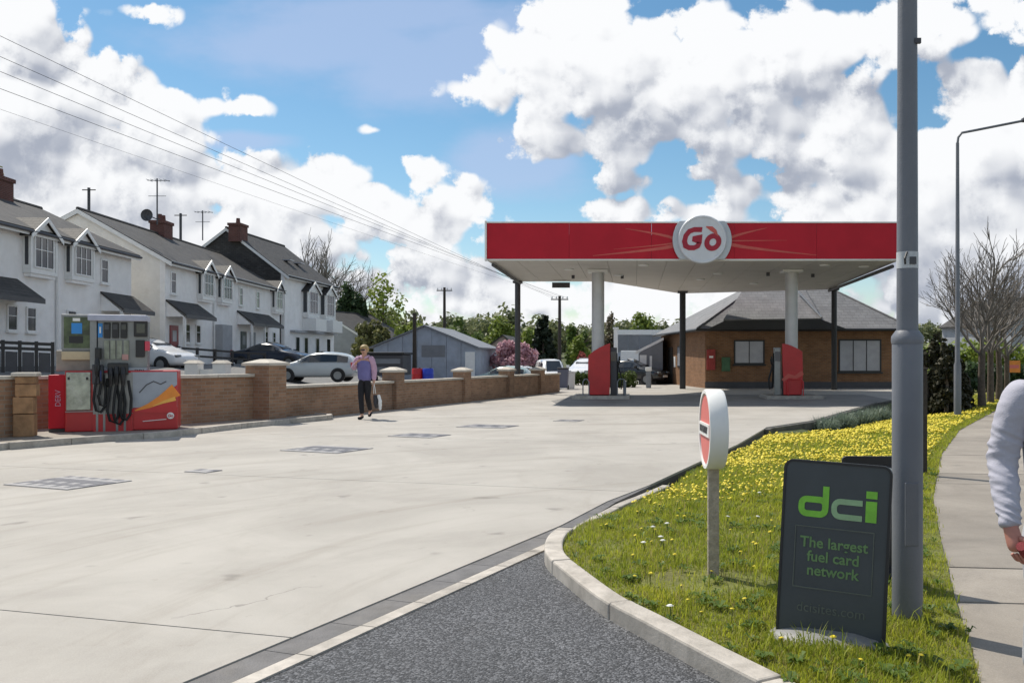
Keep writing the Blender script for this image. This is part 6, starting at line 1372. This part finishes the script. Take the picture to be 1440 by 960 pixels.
for i in range(130):
    X, Y, f, ed = [q[0] for q in verge_points(1, 3.9, 10.5)]
    if ed < .08 or (f > .5 and Y < 5.0 and random.random() < .5): continue
    white = i % 16 == 0; o = bpy.data.objects.new('dandelion', pw_ if white else pd); C.objects.link(o); o.location = (X, Y, verge_z(X, Y)-.005); o.rotation_euler = (random.uniform(-.3, .3), random.uniform(-.3, .3), random.uniform(0, 6)); s = random.uniform(.75, 1.25); o.scale = (s, s, s*random.uniform(.7, 1.1))
    tag(o, 'white dandelion seed head in the grass beside the kerb' if white else 'single yellow dandelion in the near grass', 'flower', 'white seed heads in the near grass' if white else 'single dandelions in the near grass')
M_DAISY = pw_
for i, (px, py) in enumerate(((918, 752), (938, 747), (929, 766), (932, 771), (905, 773), (942, 861))):
    x, y = G(px, py, .1); o = bpy.data.objects.new('dandelion', pw_); C.objects.link(o); o.location = (x, y, verge_z(x, y)); o.scale = (1.3, 1.3, 1.1); tag(o, 'white dandelion seed head in the grass beside the kerb', 'flower', 'white seed heads in the near grass')

# ------------------------------------------------------------------ people
def hand_chain(o, wrist, d, side, m, curl=.8, scale=1.0, name='hand', grip=None):
    """palm and five separate fingers as one skinned surface; d = direction of the palm, side = where the thumb leaves, grip = normal the fingers curl towards"""
    d = Vector(d).normalized(); s = Vector(side).normalized(); g = Vector(grip).normalized() if grip else d.cross(s).normalized(); w = Vector(wrist); N_, E = {}, []
    sc = scale; N_['w0'] = (*(w-d*.07*sc), .026*sc); N_['w'] = (*w, .027*sc); N_['p1'] = (*(w+d*.045*sc), (.030*sc)); N_['p2'] = (*(w+d*.085*sc), (.030*sc)); E += [('w0', 'w'), ('w', 'p1'), ('p1', 'p2')]
    obs = []
    o1 = skin(name, N_, E, m, o, 2)
    fl = [(.030, .078, .0085), (.010, .088, .009), (-.011, .082, .0085), (-.030, .064, .0075)]
    for i, (off_, L, r) in enumerate(fl):
        b = w+d*.085*sc+s*off_*sc; Nn = {}; p = b.copy(); dd = d.copy(); Ee = []
        for k in range(4):
            Nn['f%d' % k] = (*p, r*sc*(1-.1*k)); ang = curl*(.75+.08*i)*(.6 if k == 0 else 1); dd = (dd*math.cos(ang)+g*math.sin(ang)).normalized(); g2 = g-dd*g.dot(dd)
            p = p+dd*L*sc*(.45, .32, .25, 0)[k]; Ee.append(('f%d' % k, 'f%d' % (k+1)))
            g = (g2.normalized() if g2.length > .1 else g)
        g = Vector(grip).normalized() if grip else d.cross(s).normalized()
        skin('finger', Nn, Ee[:-1], m, o1, 2)
    tb = w+d*.03*sc+s*.026*sc; td = (d*.6+s*.75+g*.3).normalized(); t1 = tb+td*.04*sc; td2 = (d*.75+s*.1+g*.65).normalized(); t2 = t1+td2*.032*sc; t3 = t2+(td2*.7+g*.5).normalized()*.024*sc
    skin('thumb', {'a': (*tb, .012*sc), 'b': (*t1, .0105*sc), 'c': (*t2, .0095*sc), 'd': (*t3, .008*sc)}, [('a', 'b'), ('b', 'c'), ('c', 'd')], m, o1, 2)
    return o1
def person(label, loc, rz, J, cloth, hairm, Hs=1.0, group=None, long_hair=False):
    o = thing('person', label, 'person', loc, rz)
    V = {k: Vector(v) for k, v in J.items()}
    body = {}; E = []
    def nd(k, p, r): body[k] = (*p, r)
    nd('pelvis', V['pelvis'], (.125, .10)); nd('waist', V['pelvis'].lerp(V['chest'], .45), (.115, .085)); nd('chest', V['chest'], (.115, .085)); nd('neck', V['neck'], (.055, .055)); nd('jaw', V['neck']+(V['head']-V['neck'])*.45, (.062, .068)); nd('skull', V['head'], (.078, .09)); nd('crown_', V['head']+Vector((0, .005, .075)), (.055, .065))
    E += [('pelvis', 'waist'), ('waist', 'chest'), ('chest', 'neck'), ('neck', 'jaw'), ('jaw', 'skull'), ('skull', 'crown_')]
    for s in 'LR':
        nd('sh'+s, V['sh'+s], .055); nd('el'+s, V['el'+s], .04); nd('wr'+s, V['wr'+s], .028); nd('hip'+s, V['hip'+s], .085); nd('kn'+s, V['kn'+s], .055); nd('an'+s, V['an'+s], .037); nd('toe'+s, V['toe'+s], .032)
        E += [('chest', 'sh'+s), ('sh'+s, 'el'+s), ('el'+s, 'wr'+s), ('pelvis', 'hip'+s), ('hip'+s, 'kn'+s), ('kn'+s, 'an'+s), ('an'+s, 'toe'+s)]
    skin('body', body, E, M_SKIN, o, 2)
    # clothes
    f = cloth.get('ease', 1.0)
    T = {'hem': (*(V['pelvis']+Vector((0, 0, cloth['hem']))), (.165*f, .125*f)), 'belly': (*V['pelvis'].lerp(V['chest'], .4), (.165*f, .125*f)), 'chest': (*V['chest'], (.175*f, .13*f)), 'collar': (*V['neck'].lerp(V['chest'], .22), (.085, .08))}
    TE = [('hem', 'belly'), ('belly', 'chest'), ('chest', 'collar')]
    for s in 'LR': T['y'+s] = (*V['sh'+s].lerp(V['chest'], .22), .088*f); TE.append(('chest', 'y'+s))
    skin('top', T, TE, cloth['top'], o, 3, .004, 9)
    for s in 'LR':
        a, b, c = V['sh'+s], V['el'+s], V['wr'+s]; inn = a.lerp(V['chest'], .35)
        skin('sleeve', {'i': (*inn, .085*f), 'a': (*a, .078*f), 'm': (*a.lerp(b, .5), .066*f), 'b': (*b, .060*f), 'n': (*b.lerp(c, .55), .052*f), 'c': (*b.lerp(c, .93), .040*f), 'd': (*b.lerp(c, 1.04), .040*f)}, [('i', 'a'), ('a', 'm'), ('m', 'b'), ('b', 'n'), ('n', 'c'), ('c', 'd')], cloth['sleeve'], o, 4 if cloth.get('fold') else 3, .0035, 13, cloth.get('fold', 0), (b, c))
    tw = cloth.get('leg', 1.0); TR = {'p': (*(V['pelvis']+Vector((0, 0, .06))), (.150*f, .115*f)), 'q': (*(V['pelvis']-Vector((0, 0, .04))), (.150, .12))}; E2 = [('p', 'q')]
    for s in 'LR':
        TR['h'+s] = (*V['hip'+s], .10*tw); TR['t'+s] = (*V['hip'+s].lerp(V['kn'+s], .5), .088*tw); TR['k'+s] = (*V['kn'+s], .068*tw); TR['c'+s] = (*V['kn'+s].lerp(V['an'+s], .45), .064*tw); TR['a'+s] = (*V['kn'+s].lerp(V['an'+s], .94), .050*tw); E2 += [('q', 'h'+s), ('h'+s, 't'+s), ('t'+s, 'k'+s), ('k'+s, 'c'+s), ('c'+s, 'a'+s)]
    skin('trousers', TR, E2, cloth['trousers'], o, 3, .004, 10)
    for s in 'LR':
        a, t = V['an'+s], V['toe'+s]; dd = (t-a); skin('shoe', {'h': (*(a-dd*.25-Vector((0, 0, .03))), .043), 'm': (*(a.lerp(t, .5)-Vector((0, 0, .018))), .045), 't': (*(t+dd*.08), (.046, .036))}, [('h', 'm'), ('m', 't')], cloth['shoe'], o, 2)
    # face and hair
    hc = V['head']; fw = Vector(J['face']).normalized(); sd = fw.cross(Vector((0, 0, 1))).normalized(); rot = math.atan2(fw.x, -fw.y)
    MB().add(*_nose(hc, fw, sd)).build('nose', M_SKIN, o, smooth=80)
    for q in (-1, 1):
        e = hc+fw*.082+sd*.031*q+Vector((0, 0, .003)); MB().ball(e, .012, 8, 6).build('eye', M_WHITE2, o, smooth=80); MB().ball(e+fw*.009, .006, 8, 5).build('iris', M_BLACKC, o.children[-1], smooth=80)
        MB().ball(hc+sd*.080*q+Vector((0, 0, -.008)), .03, 8, 6, .4, .6, 1).build('ear', M_SKIN, o, smooth=80)
    MB().box(hc+fw*.078+Vector((0, 0, -.062)), (.045, .012, .012), rot).build('mouth', mat('lips', (.36, .14, .12), .5), o, bevel=.004)
    hr = MB().ball(hc+Vector((0, 0, .028))-fw*.016, .108, 16, 12, 1.0, 1.05, 1.0); me_v = []
    hb = hr.build('hair', hairm, o, smooth=80)
    for v in hb.data.vertices:
        r = Vector(v.co)-hc; 
        if r.dot(fw) > .02 and r.z < .045: v.co = hc+(r-fw*(r.dot(fw)-.02))*.86
        v.co += r.normalized()*.007*mnoise.noise(Vector(v.co)*38)
    return o
def _nose(hc, fw, sd):
    u = Vector((0, 0, 1)); p = [hc+fw*.080+u*.004, hc+fw*.082-u*.036+sd*.016, hc+fw*.082-u*.036-sd*.016, hc+fw*.108-u*.030, hc+fw*.070-u*.042]
    return [tuple(q) for q in p], [(0, 1, 3), (0, 3, 2), (1, 4, 3), (2, 3, 4), (0, 2, 4, 1)]
# woman walking by the wall, towards the camera
wx, wy = G(513, 589)
JW = dict(pelvis=(0, 0, .97), chest=(0, .0, 1.33), neck=(0, -.01, 1.50), head=(0, -.03, 1.635), face=(.12, -1, -.1), shL=(.175, .0, 1.44), elL=(.225, .03, 1.17), wrL=(.25, -.04, .93), shR=(-.175, .0, 1.44), elR=(-.30, .04, 1.20), wrR=(-.16, -.17, 1.30),
          hipL=(.085, 0, .92), knL=(.06, .02, .51), anL=(.035, .24, .17), toeL=(.04, .15, .06), hipR=(-.085, 0, .92), knR=(-.055, -.09, .50), anR=(-.02, -.10, .085), toeR=(-.03, -.25, .035))
wo = person('woman with short blond hair in lilac top carrying a bag beside the wall', (wx, wy, .0), R(-8), JW, dict(top=M_LILAC, sleeve=M_PINK, trousers=M_BLACKC, shoe=M_BLACKC, hem=-.13, ease=1.22, leg=1.0), M_HAIR); wo.scale = (1.02,)*3
hand_chain(wo, (.252, -.045, .925), (.05, -.1, -1), (-.2, -1, 0), M_SKIN, .55, .9, grip=(-1, 0, 0)); hand_chain(wo, (-.155, -.175, 1.305), (.6, -.2, .7), (.2, -.8, .4), M_SKIN, .7, .9, grip=(.6, .5, -.3))
for q in (-1, 1): skin('collar', {'a': (q*.02, -.09, 1.44, .03), 'b': (q*.09, -.05, 1.485, .035), 'c': (q*.085, .05, 1.50, .03)}, [('a', 'b'), ('b', 'c')], M_PINK, wo, 2)
MB().ribbon([(-.055, 1.64), (.055, 1.64)], .03, -.125, -.115).build('glasses', M_BLACK, wo)
hb_ = Vector((wx, wy, 0))+Matrix.Rotation(R(-8), 3, 'Z') @ Vector((.262, -.06, .84))*1.02; bag = thing('shopping_bag', 'dark and white carrier bag hanging from the walking woman\'s hand', 'bag', (hb_.x, hb_.y, hb_.z-.66))
skin('bag_body', {'a': (.06, 0, .05, (.10, .05)), 'b': (.05, 0, .22, (.13, .065)), 'c': (.03, 0, .40, (.08, .05))}, [('a', 'b'), ('b', 'c')], mat('black_bag', (.03, .03, .035), .5), bag, 3, .02, 12)
MB().tube([(.0, -.03, .42), (-.005, -.02, .56), (.0, .0, .665), (.012, .02, .56), (.03, .03, .42)], .008, 6).build('handle', M_WHITE2, bag, smooth=60); skin('white_side', {'a': (.15, -.03, .02, (.035, .03)), 'b': (.16, -.05, .22, (.05, .03)), 'c': (.12, -.05, .40, (.04, .02))}, [('a', 'b'), ('b', 'c')], M_WHITE2, bag, 2, .012, 14)
# man at the right edge
mx_, my_ = 1.83, 3.80
JM = dict(pelvis=(0, 0, .90), chest=(0, .02, 1.22), neck=(0, .0, 1.42), head=(0, -.02, 1.56), face=(0, -1, -.1), shR=(-.195, .02, 1.325), elR=(-.245, .05, 1.03), wrR=(-.290, -.10, .775), shL=(.185, .02, 1.335), elL=(.265, .06, 1.04), wrL=(.25, -.08, .80),
          hipR=(-.09, 0, .86), knR=(-.11, -.05, .47), anR=(-.105, .03, .09), toeR=(-.12, -.12, .035), hipL=(.09, 0, .86), knL=(.10, -.02, .47), anL=(.10, .10, .09), toeL=(.12, -.04, .035))
mo = person('man in pale grey hooded top and grey joggers walking on the pavement', (mx_, my_, PZ(my_)), R(6), JM, dict(top=M_HOOD, sleeve=M_HOOD, trousers=M_JOG, shoe=M_BLACKC, hem=-.11, ease=1.14, leg=1.15, fold=.0075), M_HAIRD)
M_HAND = mat('ruddy_skin', (.46, .20, .15), .5, .1, 30)
g1 = hand_chain(mo, (-.289, -.105, .765), (.12, -.35, -1), (.25, -1, .2), M_HAND, .85, 1.18, name='hand', grip=(1, .25, 0)); hand_chain(mo, (.25, -.085, .80), (0, -.25, -1), (0, -1, .2), M_HAND, .8, 1.05, name='hand', grip=(-1, .2, 0))
skin('hood', {'a': (-.07, -.04, 1.385, .035), 'b': (-.09, .09, 1.42, .05), 'c': (0, .15, 1.42, .08), 'd': (.11, .09, 1.43, .065), 'e': (.07, -.04, 1.385, .035)}, [('a', 'b'), ('b', 'c'), ('c', 'd'), ('d', 'e')], M_HOOD, mo, 3, .008, 10)
skin('cuff', {'a': (-.283, -.075, .825, .044), 'b': (-.289, -.104, .768, .040)}, [('a', 'b')], M_HOOD, mo, 2)
hp = Vector((mx_, my_, PZ(my_)))+Matrix.Rotation(R(6), 3, 'Z') @ Vector((-.245, -.15, .655))
lead = thing('dog_lead', 'black and red retractable dog lead held in the hand of the man at right', 'dog lead', hp)
MB().tube([(-.045, -.045, .055), (-.01, -.01, .02), (.04, .03, -.03), (.085, .05, -.075)], [.020, .023, .023, .018], 10).build('handle', M_GLOVE, lead, smooth=60); o_ = MB().lathe([(.001, -.022), (.058, -.02), (.064, 0), (.058, .02), (.001, .022)], 18, (.10, .05, -.10), 'y').build('reel_case', M_BLACK, lead, smooth=50); MB().tube([(.14, .06, -.12), (.22, .1, -.3), (.3, .15, -.5)], .004, 5).build('cord', M_BLACKR, lead)
